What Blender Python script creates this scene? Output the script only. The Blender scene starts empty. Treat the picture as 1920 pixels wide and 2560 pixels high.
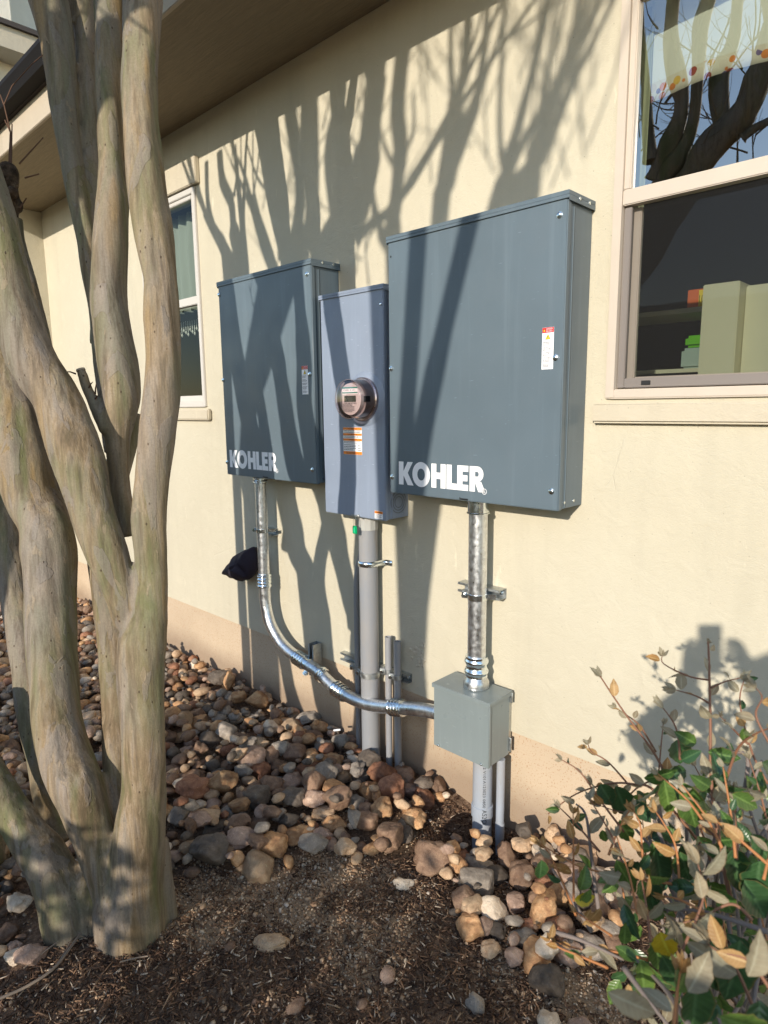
import bpy, bmesh, math, random
import numpy as np
from mathutils import Vector, Matrix, noise
rnd = random.Random(7)
C = bpy.context.scene.collection
SC = bpy.context.scene
# ------------------------------------------------------------------ camera
CAM = Vector((0.0, -2.135, 1.70)); FPX = 1620.9
YAW, PIT, ROL = -0.77052, -0.159608, -0.01112
_f = Vector((math.sin(YAW)*math.cos(PIT), math.cos(YAW)*math.cos(PIT), math.sin(PIT)))
_r = Vector((math.cos(YAW), -math.sin(YAW), 0)); _u = _r.cross(_f)
RT = math.cos(ROL)*_r + math.sin(ROL)*_u; UP = -math.sin(ROL)*_r + math.cos(ROL)*_u; FW = _f
cam = bpy.data.cameras.new('camera'); camo = bpy.data.objects.new('camera', cam); C.objects.link(camo)
m = Matrix((RT, UP, -FW)).transposed().to_4x4(); m.translation = CAM; camo.matrix_world = m
cam.sensor_fit = 'VERTICAL'; cam.sensor_height = 36; cam.sensor_width = 27; cam.lens = FPX/2560*36
cam.clip_start = 0.02; cam.clip_end = 300
cam.dof.use_dof = True; cam.dof.focus_distance = 2.4; cam.dof.aperture_fstop = 6.5
SC.camera = camo
# ------------------------------------------------------------------ world, sun, exposure
SUN = Vector((0.30, -1.0, 0.345)).normalized()          # towards the sun
EL = math.asin(SUN.z); AZ = math.atan2(SUN.x, SUN.y)
w = bpy.data.worlds.new('World'); SC.world = w; w.use_nodes = True
nt = w.node_tree; sky = nt.nodes.new('ShaderNodeTexSky'); sky.sky_type = 'NISHITA'; sky.sun_disc = False
sky.sun_elevation = EL; sky.sun_rotation = AZ; sky.air_density = 1.0; sky.dust_density = 0.3
bg = nt.nodes['Background']; nt.links.new(sky.outputs[0], bg.inputs[0]); bg.inputs[1].default_value = 0.15
sl = bpy.data.lights.new('sun', 'SUN'); sl.energy = 2.75; sl.angle = math.radians(0.6); sl.color = (1.0, 0.91, 0.78)
so = bpy.data.objects.new('sun', sl); C.objects.link(so); so.rotation_euler = SUN.to_track_quat('Z', 'Y').to_euler()
SC.view_settings.view_transform = 'Standard'; SC.view_settings.look = 'None'
SC.view_settings.exposure = 0.88; SC.view_settings.gamma = 1
# ------------------------------------------------------------------ points measured on the site
def rayd(u, v): return FW + RT*((u-960)/FPX) - UP*((v-1280)/FPX)
def at(u, v, Y=0.0): d = rayd(u, v); return CAM + d*((Y-CAM.y)/d.y)
def atz(u, v, z=0.0): d = rayd(u, v); return CAM + d*((z-CAM.z)/d.z)
def atd(u, v, fd): return CAM + rayd(u, v)*fd
# ------------------------------------------------------------------ materials
def mat(name, col=(.5,.5,.5), rough=.6, metal=0.0, spec=.5):
    m = bpy.data.materials.new(name); m.use_nodes = True
    b = m.node_tree.nodes['Principled BSDF']
    b.inputs['Base Color'].default_value = (*col, 1); b.inputs['Roughness'].default_value = rough
    b.inputs['Metallic'].default_value = metal; b.inputs['Specular IOR Level'].default_value = spec
    return m
class N:
    """tiny node helper"""
    def __init__(s, m): s.m = m; s.t = m.node_tree; s.b = s.t.nodes['Principled BSDF']
    def n(s, typ, **kw):
        o = s.t.nodes.new('ShaderNode'+typ)
        for k, v in kw.items():
            if k in o.inputs: o.inputs[k].default_value = v
            else: setattr(o, k, v)
        return o
    def l(s, a, b): s.t.links.new(a, b)
    def coord(s, scale=(1,1,1), out='Object', rot=(0,0,0)):
        tc = s.n('TexCoord'); mp = s.n('Mapping'); mp.inputs['Scale'].default_value = scale; mp.inputs['Rotation'].default_value = rot
        s.l(tc.outputs[out], mp.inputs[0]); return mp.outputs[0]
    def noise(s, vec, scale, detail=4, rough=.55, dist=0):
        o = s.n('TexNoise'); o.inputs['Scale'].default_value = scale; o.inputs['Detail'].default_value = detail
        o.inputs['Roughness'].default_value = rough; o.inputs['Distortion'].default_value = dist
        if vec: s.l(vec, o.inputs['Vector'])
        return o.outputs['Fac']
    def voro(s, vec, scale, feature='F1', out='Distance'):
        o = s.n('TexVoronoi'); o.feature = feature; o.inputs['Scale'].default_value = scale
        if vec: s.l(vec, o.inputs['Vector'])
        return o.outputs[out]
    def ramp(s, fac, stops, interp='LINEAR'):
        o = s.n('ValToRGB'); o.color_ramp.interpolation = interp; e = o.color_ramp.elements
        while len(e) < len(stops): e.new(.5)
        for el, (p, c) in zip(e, stops):
            el.position = p; el.color = (*c, 1) if isinstance(c, tuple) else (c, c, c, 1)
        s.l(fac, o.inputs[0]); return o.outputs[0]
    def mix(s, fac, a, b, mode='MIX'):
        o = s.n('Mix'); o.data_type = 'RGBA'; o.blend_type = mode
        for sock, v in ((0, fac), (6, a), (7, b)):
            if isinstance(v, (int, float)): o.inputs[sock].default_value = v
            elif isinstance(v, tuple): o.inputs[sock].default_value = (*v, 1)
            else: s.l(v, o.inputs[sock])
        return o.outputs[2]
    def math(s, op, a, b=0.0):
        o = s.n('Math'); o.operation = op
        for i, v in enumerate((a, b)):
            if isinstance(v, (int, float)): o.inputs[i].default_value = v
            else: s.l(v, o.inputs[i])
        return o.outputs[0]
    def col(s, c): s.l(c, s.b.inputs['Base Color'])
    def rough(s, c): s.l(c, s.b.inputs['Roughness'])
    def bump(s, h, strength=.3, dist=.01, prev=None):
        o = s.n('Bump'); o.inputs['Strength'].default_value = strength; o.inputs['Distance'].default_value = dist
        s.l(h, o.inputs['Height'])
        if prev: s.l(prev, o.inputs['Normal'])
        s.l(o.outputs[0], s.b.inputs['Normal']); return o.outputs[0]

def stucco(name, base, dark, fine=1.0):
    m = mat(name, base, .85, spec=.25); k = N(m); v = k.coord()
    a = k.noise(v, 1.3, 5); b = k.noise(v, 9, 4)
    c = k.mix(k.ramp(a, [(.3, 0.0), (.75, 1.0)]), base, dark)
    c = k.mix(k.ramp(b, [(.55, 0.0), (.8, .35)]), c, tuple(x*1.12 for x in base))
    sp = k.voro(v, 26); c = k.mix(k.ramp(sp, [(.0, .8), (.035, .8), (.06, 0.0)]), c, tuple(x*.55 for x in base))
    scf = k.ramp(k.noise(k.coord(scale=(1, 1, .22), rot=(0, .25, 0)), 16, 4, .7), [(.66, 0.0), (.72, .5)])
    c = k.mix(scf, c, tuple(min(.8, x*1.3) for x in base))
    drk = k.ramp(k.noise(k.coord(scale=(1, 1, .12)), 5, 5, .65), [(.5, 0.0), (.8, .4)])
    c = k.mix(drk, c, tuple(x*.72 for x in base)); k.col(c)
    n0 = k.bump(k.noise(k.coord(scale=(1, 1, 1.8), rot=(0, .5, 0)), 75*fine, 3, .6, .8), .32, .003)
    n1 = k.bump(k.noise(v, 230*fine, 3, .6), .35, .003, n0)
    n2 = k.bump(k.noise(v, 11, 4, .6, .8), .4, .010, n1)
    cr = k.ramp(k.voro(k.coord(scale=(1, 1, .55)), 3.1, 'DISTANCE_TO_EDGE'), [(0, 0.0), (.008, 1.0)])
    msk = k.ramp(k.noise(v, 1.7, 2), [(.61, 1.0), (.65, 0.0)])
    k.bump(k.math('MAXIMUM', cr, msk), .4, .003, n2)
    return m
M_ST = stucco('stucco', (.545, .50, .39), (.50, .455, .35))
M_TRIM = stucco('stucco_trim', (.54, .485, .38), (.49, .43, .33), .7)
def foundation():
    m = mat('foundation', (.52, .36, .24), .9, spec=.2); k = N(m); v = k.coord()
    c = k.mix(k.ramp(k.noise(v, 2.5, 5), [(.3, 0.0), (.7, 1.0)]), (.54, .43, .31), (.47, .37, .265))
    c = k.mix(k.ramp(k.noise(v, 160, 2), [(.6, 0.0), (.68, .8)]), c, (.36, .19, .10))
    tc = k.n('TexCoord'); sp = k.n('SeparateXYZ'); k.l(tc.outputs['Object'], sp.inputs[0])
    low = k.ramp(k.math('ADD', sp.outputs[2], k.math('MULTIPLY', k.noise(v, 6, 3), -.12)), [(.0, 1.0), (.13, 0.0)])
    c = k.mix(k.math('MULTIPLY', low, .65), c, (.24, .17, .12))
    k.col(c); k.bump(k.noise(v, 120, 3), .25, .004); return m
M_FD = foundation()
def soffit():
    m = mat('soffit_board', (.36, .29, .19), .75, spec=.25); k = N(m); v = k.coord(scale=(.8, 14, 14))
    h = k.noise(v, 6, 5, .65, 1.4)
    k.col(k.mix(k.ramp(h, [(.4, 0.0), (.62, 1.0)]), (.24, .195, .13), (.29, .235, .155)))
    k.bump(h, .7, .006); return m
M_SOF = soffit()
def bark():
    m = mat('bark', (.3, .24, .17), .66, spec=.2); k = N(m)
    v = k.coord(); vs = k.coord(scale=(1, 1, .13)); vm = k.coord(scale=(1, 1, .26))
    a = k.noise(vs, 20, 5, .65, .4); b = k.noise(vm, 6, 4, .6, .6)
    c = k.ramp(a, [(.30, (.115, .095, .055)), (.41, (.185, .135, .08)), (.48, (.285, .21, .13)), (.54, (.335, .265, .19)), (.62, (.235, .195, .155)), (.74, (.16, .145, .095))])
    c2 = k.ramp(k.noise(vs, 13, 4, .55, .3), [(.38, (.13, .15, .06)), (.48, (.19, .18, .10)), (.55, (.24, .20, .13)), (.64, (.29, .20, .09))])
    c = k.mix(k.ramp(b, [(.40, 0.0), (.56, .8)]), c, c2)
    c = k.mix(k.ramp(k.noise(vm, 4.2, 3, .5), [(.49, 0.0), (.62, .6)]), c, (.26, .225, .20))
    c = k.mix(k.ramp(k.noise(k.coord(scale=(1, 1, .04)), 55, 4, .65), [(.48, 0.0), (.72, .7)]), c, (.085, .06, .04))
    c = k.mix(k.ramp(k.noise(k.coord(scale=(1, 1, .06)), 34, 3, .6, .2), [(.56, 0.0), (.74, .5)]), c, (.31, .26, .20))
    pf = k.noise(k.coord(scale=(1, 1, .34)), 12, 4, .5, .8)
    pm = k.ramp(pf, [(.575, 0.0), (.587, 1.0)])
    c = k.mix(k.math('MULTIPLY', pm, .42), c, (.25, .22, .20))
    edge = k.math('SUBTRACT', k.ramp(pf, [(.563, 0.0), (.575, 1.0)]), pm)
    c = k.mix(k.math('MULTIPLY', edge, .15), c, (.11, .075, .045))
    fl = k.noise(k.coord(scale=(1, 1, .45)), 34, 3, .5, .5); fm = k.ramp(fl, [(.66, 0.0), (.67, 1.0)])
    c = k.mix(k.math('MULTIPLY', fm, .5), c, (.32, .25, .17))
    sp = k.ramp(k.voro(k.coord(scale=(1, 1, .6)), 42), [(0, 1.0), (.06, .9), (.13, 0.0)])
    spm = k.ramp(k.noise(v, 12, 2), [(.47, 0.0), (.54, 1.0)])
    c = k.mix(k.math('MULTIPLY', sp, spm), c, (.07, .045, .03))
    c = k.mix(k.ramp(k.noise(v, 170, 3, .7), [(.4, 0.0), (.75, .35)]), c, (.10, .075, .05))
    k.col(c)
    n0 = k.bump(k.noise(k.coord(scale=(1, 1, .12)), 30, 5, .65), .5, .008)
    n1 = k.bump(k.noise(k.coord(scale=(1, 1, .5)), 120, 4, .65), .35, .003, n0)
    n2 = k.bump(pm, .4, .003, n1); n3 = k.bump(fm, .4, .003, n2)
    k.bump(k.math('MULTIPLY', sp, spm), .5, .004, n3); return m
M_BARK = bark()
M_TWIG = mat('twig', (.12, .065, .04), .7, spec=.2)
M_DEAD = mat('dead_wood', (.07, .045, .03), .9, spec=.1)
k = N(M_DEAD); k.col(k.ramp(k.noise(k.coord(), 25, 6, .7), [(.35, (.02, .014, .01)), (.6, (.13, .09, .06)), (.7, (.25, .2, .15))])); k.bump(k.noise(k.coord(), 40, 5, .7), 1, .02)
def paint(name, col, rough=.38, spec=.5, mott=.06):
    m = mat(name, col, rough, spec=spec); k = N(m); v = k.coord()
    k.col(k.mix(k.ramp(k.noise(v, 3.0, 4), [(.3, 0.0), (.7, 1.0)]), tuple(x*(1-mott) for x in col), tuple(min(1, x*(1+mott)) for x in col)))
    base_c = k.b.inputs['Base Color'].links[0].from_socket
    st = k.ramp(k.noise(k.coord(scale=(1, 1, .05)), 26, 4, .6), [(.52, 0.0), (.8, .28)]); du = k.ramp(k.noise(v, 9, 6, .7), [(.5, 0.0), (.75, .22)])
    cc = k.mix(st, base_c, tuple(min(.7, x*1.5+.03) for x in col)); cc = k.mix(du, cc, tuple(min(.7, x*.8+.05) for x in col))
    sx = k.ramp(k.noise(k.coord(scale=(1, 1, 6), rot=(0, .9, 0)), 30, 2, .4), [(.735, 0.0), (.75, .4)]); cc = k.mix(sx, cc, tuple(min(.7, x*1.7+.05) for x in col)); k.col(cc)
    k.rough(k.ramp(k.noise(v, 7, 5), [(.3, rough*.85), (.7, rough*1.25)]))
    sc = k.ramp(k.noise(k.coord(scale=(1, 1, 8), rot=(0, .6, 0)), 22, 2, .5), [(.0, 0.0), (.74, 0.0), (.76, 1.0)])
    n1 = k.bump(k.noise(v, 2.2, 2), .25, .01); k.bump(k.noise(v, 300, 2), .04, .002, n1); return m
M_BOX = paint('grey_enamel', (.108, .144, .172), .36)
M_MTR = paint('galvanised_blue_grey', (.23, .275, .36), .45)
M_JB = paint('light_grey_enamel', (.20, .235, .24), .3)
def zinc(name, col, rough, bands=0):
    m = mat(name, col, rough, metal=1.0); k = N(m); v = k.coord()
    s = k.voro(v, 90, 'F1', 'Color'); g = k.n('RGBToBW'); k.l(s, g.inputs[0])
    c = k.mix(g.outputs[0], tuple(x*.84 for x in col), tuple(min(1, x*1.15) for x in col))
    c = k.mix(k.ramp(k.noise(v, 22, 4), [(.5, 0.0), (.75, .3)]), c, tuple(x*.78 for x in col)); k.col(c)
    k.rough(k.ramp(k.noise(v, 60, 4), [(.3, rough*.8), (.7, rough*1.5)]))
    k.bump(k.noise(k.coord(scale=(1, 1, .5)), 70, 3), .12, .003); return m
M_EMT = zinc('conduit_steel', (.74, .76, .78), .32)
M_CPL = zinc('zinc_fitting', (.80, .86, .92), .16)
M_STR = zinc('strut_steel', (.5, .52, .52), .42)
def pvc(name, col):
    m = mat(name, col, .5, spec=.4); k = N(m); v = k.coord(scale=(1, 1, .5))
    c = k.mix(k.ramp(k.noise(v, 9, 5, .65), [(.42, 0.0), (.68, .55)]), col, (.33, .30, .27))
    c = k.mix(k.ramp(k.noise(k.coord(scale=(1, 1, .12)), 60, 3), [(.62, 0.0), (.8, .6)]), c, (.26, .22, .18)); k.col(c); return m
M_PVC = pvc('grey_pvc', (.255, .265, .285)); M_PVC2 = pvc('pale_pvc', (.32, .355, .41)); M_PVC3 = pvc('white_pvc', (.42, .42, .40))
M_BLK = mat('black', (.012, .012, .013), .5); M_WHT = mat('white_vinyl', (.88, .88, .90), .35)
M_RED = mat('red', (.55, .015, .02), .35); M_ORG = mat('orange', (.80, .24, .02), .4); M_YEL = mat('yellow', (.85, .62, .03), .4)
M_INK = mat('ink', (.05, .05, .07), .6); M_GRN = mat('green_plastic', (.0, .36, .13), .3); M_TEAL = mat('teal', (.02, .22, .17), .4)
M_FRM = mat('window_vinyl', (.52, .45, .37), .42); k = N(M_FRM); k.col(k.mix(k.noise(k.coord(), 12, 4), (.50, .43, .36), (.56, .49, .41)))
M_FRW = mat('white_window_vinyl', (.55, .52, .48), .4)
M_SCF = mat('screen_frame', (.20, .175, .16), .45)
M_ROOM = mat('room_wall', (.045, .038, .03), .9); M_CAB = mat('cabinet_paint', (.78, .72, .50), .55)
M_GUT = mat('dark_gutter', (.012, .010, .010), .7, spec=.15); M_GUT2 = mat('drip_edge', (.17, .115, .08), .4)
M_FAS = stucco('fascia', (.47, .40, .31), (.43, .36, .27))
M_BAG = mat('navy_fabric', (.022, .014, .026), .8); k = N(M_BAG); k.bump(k.noise(k.coord(), 260, 2), .4, .002)
M_SHG = mat('shingle', (.06, .05, .045), .9)
def glass(name, refl, tint=(1, 1, 1), rough=0.0, wob=.35, base=.04):
    m = bpy.data.materials.new(name); m.use_nodes = True; t = m.node_tree; t.nodes.clear()
    o = t.nodes.new('ShaderNodeOutputMaterial'); mx = t.nodes.new('ShaderNodeMixShader')
    tr = t.nodes.new('ShaderNodeBsdfTransparent'); tr.inputs[0].default_value = (*tint, 1)
    gl = t.nodes.new('ShaderNodeBsdfGlossy'); gl.inputs['Roughness'].default_value = rough
    fr = t.nodes.new('ShaderNodeFresnel'); fr.inputs[0].default_value = 1.5
    ma = t.nodes.new('ShaderNodeMath'); ma.operation = 'MULTIPLY_ADD'; ma.inputs[1].default_value = refl; ma.inputs[2].default_value = base; ma.use_clamp = True
    t.links.new(fr.outputs[0], ma.inputs[0]); t.links.new(ma.outputs[0], mx.inputs[0])
    t.links.new(tr.outputs[0], mx.inputs[1]); t.links.new(gl.outputs[0], mx.inputs[2]); t.links.new(mx.outputs[0], o.inputs[0])
    if wob:
        tc = t.nodes.new('ShaderNodeTexCoord'); mp = t.nodes.new('ShaderNodeMapping'); mp.inputs['Scale'].default_value = (1, 1, .35)
        nz = t.nodes.new('ShaderNodeTexNoise'); nz.inputs['Scale'].default_value = 5; nz.inputs['Detail'].default_value = 1
        bp = t.nodes.new('ShaderNodeBump'); bp.inputs['Strength'].default_value = wob; bp.inputs['Distance'].default_value = .004
        t.links.new(tc.outputs['Object'], mp.inputs[0]); t.links.new(mp.outputs[0], nz.inputs['Vector']); t.links.new(nz.outputs[0], bp.inputs['Height']); t.links.new(bp.outputs[0], gl.inputs['Normal'])
    return m
M_GLS = glass('window_glass', .7, (.72, .78, .76), base=.0); M_GLU = glass('upper_window_glass', 3.0, (.80, .86, .84), base=.20)
M_SCR = bpy.data.materials.new('insect_screen'); M_SCR.use_nodes = True
t = M_SCR.node_tree; pb = t.nodes['Principled BSDF']; pb.inputs['Base Color'].default_value = (.012, .012, .012, 1); pb.inputs['Roughness'].default_value = .8; pb.inputs['Alpha'].default_value = .36
M_MGL = glass('meter_glass', 1.3, (.93, .84, .84), .02, 0, .05)
# ------------------------------------------------------------------ mesh builder
class MB:
    def __init__(s): s.v = []; s.f = []
    def add(s, vs, fs):
        o = len(s.v); s.v += [tuple(p) for p in vs]; s.f += [tuple(i+o for i in f) for f in fs]; return s
    def box(s, a, b):
        (x0, y0, z0), (x1, y1, z1) = a, b
        return s.add([(x0,y0,z0),(x1,y0,z0),(x1,y1,z0),(x0,y1,z0),(x0,y0,z1),(x1,y0,z1),(x1,y1,z1),(x0,y1,z1)],
                     [(0,3,2,1),(4,5,6,7),(0,1,5,4),(1,2,6,5),(2,3,7,6),(3,0,4,7)])
    def obox(s, c, ax, ay, az):
        c, ax, ay, az = Vector(c), Vector(ax), Vector(ay), Vector(az); vs = []
        for sz in (-1, 1):
            for sx, sy in ((-1,-1),(1,-1),(1,1),(-1,1)): vs.append(c+ax*sx+ay*sy+az*sz)
        return s.add(vs, [(0,3,2,1),(4,5,6,7),(0,1,5,4),(1,2,6,5),(2,3,7,6),(3,0,4,7)])
    def tube(s, pts, rad, n=12, cap=True, lump=0.0, seed=0, flute=0.0):
        pts = [Vector(p) for p in pts]; L = len(pts)
        if not hasattr(rad, '__len__'): rad = [rad]*L
        tan = [((pts[min(i+1, L-1)]-pts[max(i-1, 0)]).normalized() if (pts[min(i+1, L-1)]-pts[max(i-1, 0)]).length > 1e-9 else Vector((0,0,1))) for i in range(L)]
        a = Vector((1, 0, 0)) if abs(tan[0].x) < .9 else Vector((0, 1, 0))
        u = (a - tan[0]*a.dot(tan[0])).normalized(); vs = []
        for i in range(L):
            u = (u - tan[i]*u.dot(tan[i])).normalized(); w_ = tan[i].cross(u)
            for j in range(n):
                th = 2*math.pi*j/n; d = u*math.cos(th)+w_*math.sin(th); r = rad[i]
                if lump:
                    q = pts[i]+d*r; r *= 1+lump*noise.noise(Vector((q.x*9+seed, q.y*9, q.z*3.5)))
                if flute: r *= 1+flute*noise.noise(Vector((math.cos(th)*1.6+seed*3, math.sin(th)*1.6, pts[i].z*.9)))
                vs.append(pts[i]+d*r)
        fs = [(i*n+j, i*n+(j+1) % n, (i+1)*n+(j+1) % n, (i+1)*n+j) for i in range(L-1) for j in range(n)]
        if cap: fs += [tuple(reversed(range(n))), tuple(range((L-1)*n, L*n))]
        return s.add(vs, fs)
    def lathe(s, c, axis, prof, n=24):
        """prof: list of (distance along axis, radius)"""
        c = Vector(c); ax = Vector(axis).normalized(); a = Vector((0,0,1)) if abs(ax.z) < .9 else Vector((1,0,0))
        u = (a-ax*a.dot(ax)).normalized(); w_ = ax.cross(u); vs = []
        for h, r in prof:
            for j in range(n):
                th = 2*math.pi*j/n; vs.append(c+ax*h+(u*math.cos(th)+w_*math.sin(th))*max(r, 1e-4))
        fs = [(i*n+j, i*n+(j+1) % n, (i+1)*n+(j+1) % n, (i+1)*n+j) for i in range(len(prof)-1) for j in range(n)]
        if prof[0][1] > 1e-3: fs.append(tuple(reversed(range(n))))
        if prof[-1][1] > 1e-3: fs.append(tuple(range((len(prof)-1)*n, len(prof)*n)))
        return s.add(vs, fs)
    def prism(s, poly, y0, y1):
        """poly in XZ, extruded in Y (y0 < y1)"""
        n = len(poly)
        vs = [(x, y0, z) for x, z in poly]+[(x, y1, z) for x, z in poly]
        ar = sum(poly[i][0]*poly[(i+1) % n][1]-poly[(i+1) % n][0]*poly[i][1] for i in range(n))
        f0 = tuple(range(n)); f1 = tuple(reversed(range(n, 2*n))); side = [(i, i+n, (i+1) % n+n, (i+1) % n) for i in range(n)]
        if ar < 0: f0 = f0[::-1]; f1 = f1[::-1]; side = [x[::-1] for x in side]
        return s.add(vs, [f0, f1]+side)
ROOT = {}
def link(name, me, parent=None, m=None, smooth=False):
    o = bpy.data.objects.new(name, me); C.objects.link(o)
    if parent is not None: o.parent = parent
    if m: me.materials.append(m)
    if smooth:
        me.polygons.foreach_set('use_smooth', [True]*len(me.polygons))
        try: me.set_sharp_from_angle(angle=math.radians(smooth if smooth > 1 else 40))
        except Exception: pass
    return o
def build(mb, name, m, parent=None, smooth=False, bevel=0.0, seg=2):
    org = ROOT.get(parent.name, Vector()) if parent is not None else None
    me = bpy.data.meshes.new(name)
    if org is None:
        if name in KEEP0: org = Vector()
        else:
            a = np.array(mb.v); lo, hi = a.min(0), a.max(0); org = Vector(((lo[0]+hi[0])/2, (lo[1]+hi[1])/2, lo[2]))
    me.from_pydata([(p[0]-org.x, p[1]-org.y, p[2]-org.z) for p in mb.v], [], mb.f); me.update()
    if bevel:
        bm = bmesh.new(); bm.from_mesh(me); bmesh.ops.remove_doubles(bm, verts=bm.verts, dist=1e-5)
        es = [e for e in bm.edges if len(e.link_faces) == 2 and e.calc_face_angle(0) > .6]
        bmesh.ops.bevel(bm, geom=es, offset=bevel, segments=seg, affect='EDGES', clamp_overlap=True)
        bm.to_mesh(me); bm.free(); smooth = smooth or 40
    o = link(name, me, parent, m, smooth)
    if parent is None: o.location = org; ROOT[o.name] = org
    else: ROOT[o.name] = org
    return o
KEEP0 = set()
def tag(o, label, cat, group=None):
    o['label'] = label; o['category'] = cat
    if group: o['group'] = group
    return o
def struct(o, kind='structure'): o['kind'] = kind; return o
def thing(name, label, cat, loc, group=None):
    o = bpy.data.objects.new(name, None); C.objects.link(o); o.location = loc; o.empty_display_size = .1
    ROOT[o.name] = Vector(loc); return tag(o, label, cat, group)
def text(s, h, x, z, y, name, m, parent, width=None, rot=0, align='LEFT'):
    cu = bpy.data.curves.new('t', 'FONT'); cu.body = s; cu.size = 1; cu.align_x = align; cu.resolution_u = 2
    to = bpy.data.objects.new('t', cu); C.objects.link(to); bpy.context.view_layer.update()
    me = bpy.data.meshes.new_from_object(to.evaluated_get(bpy.context.evaluated_depsgraph_get()))
    bpy.data.objects.remove(to); bpy.data.curves.remove(cu)
    vs = np.array([v.co[:] for v in me.vertices]); fs = [tuple(p.vertices) for p in me.polygons]; bpy.data.meshes.remove(me)
    hh = h/.7; sx = hh
    if width: sx = width/(vs[:,0].max()-vs[:,0].min()); vs[:,0] -= vs[:,0].min()
    mb = MB(); mb.add([(x+a*sx, y, z+b*hh) for a, b, _ in vs], fs)
    return (mb if parent is None else build(mb, name, m, parent))
# ------------------------------------------------------------------ ground
RS = np.random.RandomState(3)
def ground_h(x, y):
    h = .035*noise.noise(Vector((x*1.1, y*1.1, 0)))+.015*noise.noise(Vector((x*4, y*4, 3)))+.006*noise.noise(Vector((x*14, y*14, 5)))
    h -= .16*math.exp(-(((x+1.42)/.16)**2+((y+.14)/.16)**2))        # hollow dug round the new conduits
    h += .05*math.exp(-(((x+1.9)/.45)**2+((y+1.45)/.4)**2))        # soil heaped round the trunk
    return h-.02
def pxy(u, v, z=0): p = atz(u, v, z); return (p.x, p.y)
SANDP = [(pxy(u, v), r) for u, v, r in [(440,2260,.13),(520,2300,.15),(600,2225,.13),(700,2185,.12),(640,2270,.1),(800,2180,.12),(900,2190,.11),(980,2200,.08),(760,2290,.09),(900,2390,.13),(850,2330,.08),(1010,2310,.07),(1500,2540,.12),(1420,2450,.1),(1020,2060,.06),(1250,2400,.08)]]
def sandy(x, y): return min(1.0, sum(math.exp(-((x-p[0])**2+(y-p[1])**2)/r**2) for p, r in SANDP))
def ground():
    xs = sorted(set([-60,-40,-25,-16,-12,-10,-9,-8.4]+[-8+.04*i for i in range(0, 226)]+[1.2,1.6,2.5,4,8,16,30,60]))
    ys = sorted(set([-60,-40,-25,-16,-12,-9,-7,-6,-5,-4.4,-4]+[-3.6+.04*i for i in range(0, 94)]+[.16,.2]))
    vs = [(x, y, ground_h(x, y)) for y in ys for x in xs]; n = len(xs)
    fs = [(j*n+i, j*n+i+1, (j+1)*n+i+1, (j+1)*n+i) for j in range(len(ys)-1) for i in range(n-1)]
    m = mat('soil', (.05, .035, .025), .95, spec=.15); k = N(m); v = k.coord()
    c = k.ramp(k.noise(v, 70, 6, .7), [(.3, (.065, .042, .028)), (.5, (.18, .118, .08)), (.68, (.31, .215, .145))])
    at_ = k.n('Attribute'); at_.attribute_name = 'sand'
    sand = k.math('ADD', k.math('MULTIPLY', at_.outputs['Fac'], .62), k.math('MULTIPLY', k.noise(k.coord(), 9, 5, .65), .55))
    sm = k.ramp(sand, [(.52, 0.0), (.78, .75)])
    sc = k.ramp(k.noise(v, 330, 3, .7), [(.35, (.22, .145, .09)), (.55, (.40, .30, .20)), (.72, (.56, .46, .34))])
    k.col(k.mix(sm, c, sc)); n1 = k.bump(k.noise(v, 90, 5, .7), .9, .012); k.bump(k.noise(v, 400, 2), .6, .003, n1)
    mb = MB(); mb.add(vs, fs); KEEP0.add('ground'); o = build(mb, 'ground', m, None, smooth=180); struct(o)
    at_ = o.data.attributes.new('sand', 'FLOAT', 'POINT'); at_.data.foreach_set('value', [sandy(p[0], p[1]) for p in vs])
ground()
def fastmesh(name, V, F, m, smooth=False):
    me = bpy.data.meshes.new(name); me.vertices.add(len(V)); me.vertices.foreach_set('co', V.astype(np.float32).ravel())
    k_ = F.shape[1]; me.loops.add(F.size); me.loops.foreach_set('vertex_index', F.astype(np.int32).ravel())
    me.polygons.add(len(F)); me.polygons.foreach_set('loop_start', np.arange(0, F.size, k_, dtype=np.int32)); me.update(calc_edges=True)
    for mm in (m if isinstance(m, list) else [m]): me.materials.append(mm)
    if smooth: me.polygons.foreach_set('use_smooth', [True]*len(F))
    return me
def randcol(name, stops, rough=.85, spec=.2, extra=None):
    """colour picked per loose piece"""
    m = mat(name, (.2,.2,.2), rough, spec=spec); k = N(m); g = k.n('NewGeometry')
    c = k.ramp(g.outputs['Random Per Island'], stops, 'CONSTANT'); k.col(c); return m
M_MULCH = randcol('mulch_chips', [(0, (.06,.034,.023)), (.25, (.11,.064,.042)), (.5, (.17,.10,.063)), (.72, (.24,.145,.088)), (.88, (.32,.22,.14)), (.955, (.55,.44,.33))])
M_GRAV = randcol('fine_gravel', [(0, (.16,.10,.06)), (.2, (.36,.24,.15)), (.45, (.48,.33,.21)), (.65, (.50,.40,.29)), (.85, (.36,.22,.13)), (.95, (.62,.52,.42))])
def inpoly(x, y, P):
    c = False; j = len(P)-1
    for i in range(len(P)):
        if (P[i][1] > y) != (P[j][1] > y) and x < (P[j][0]-P[i][0])*(y-P[i][1])/(P[j][1]-P[i][1])+P[i][0]: c = not c
        j = i
    return c
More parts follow.
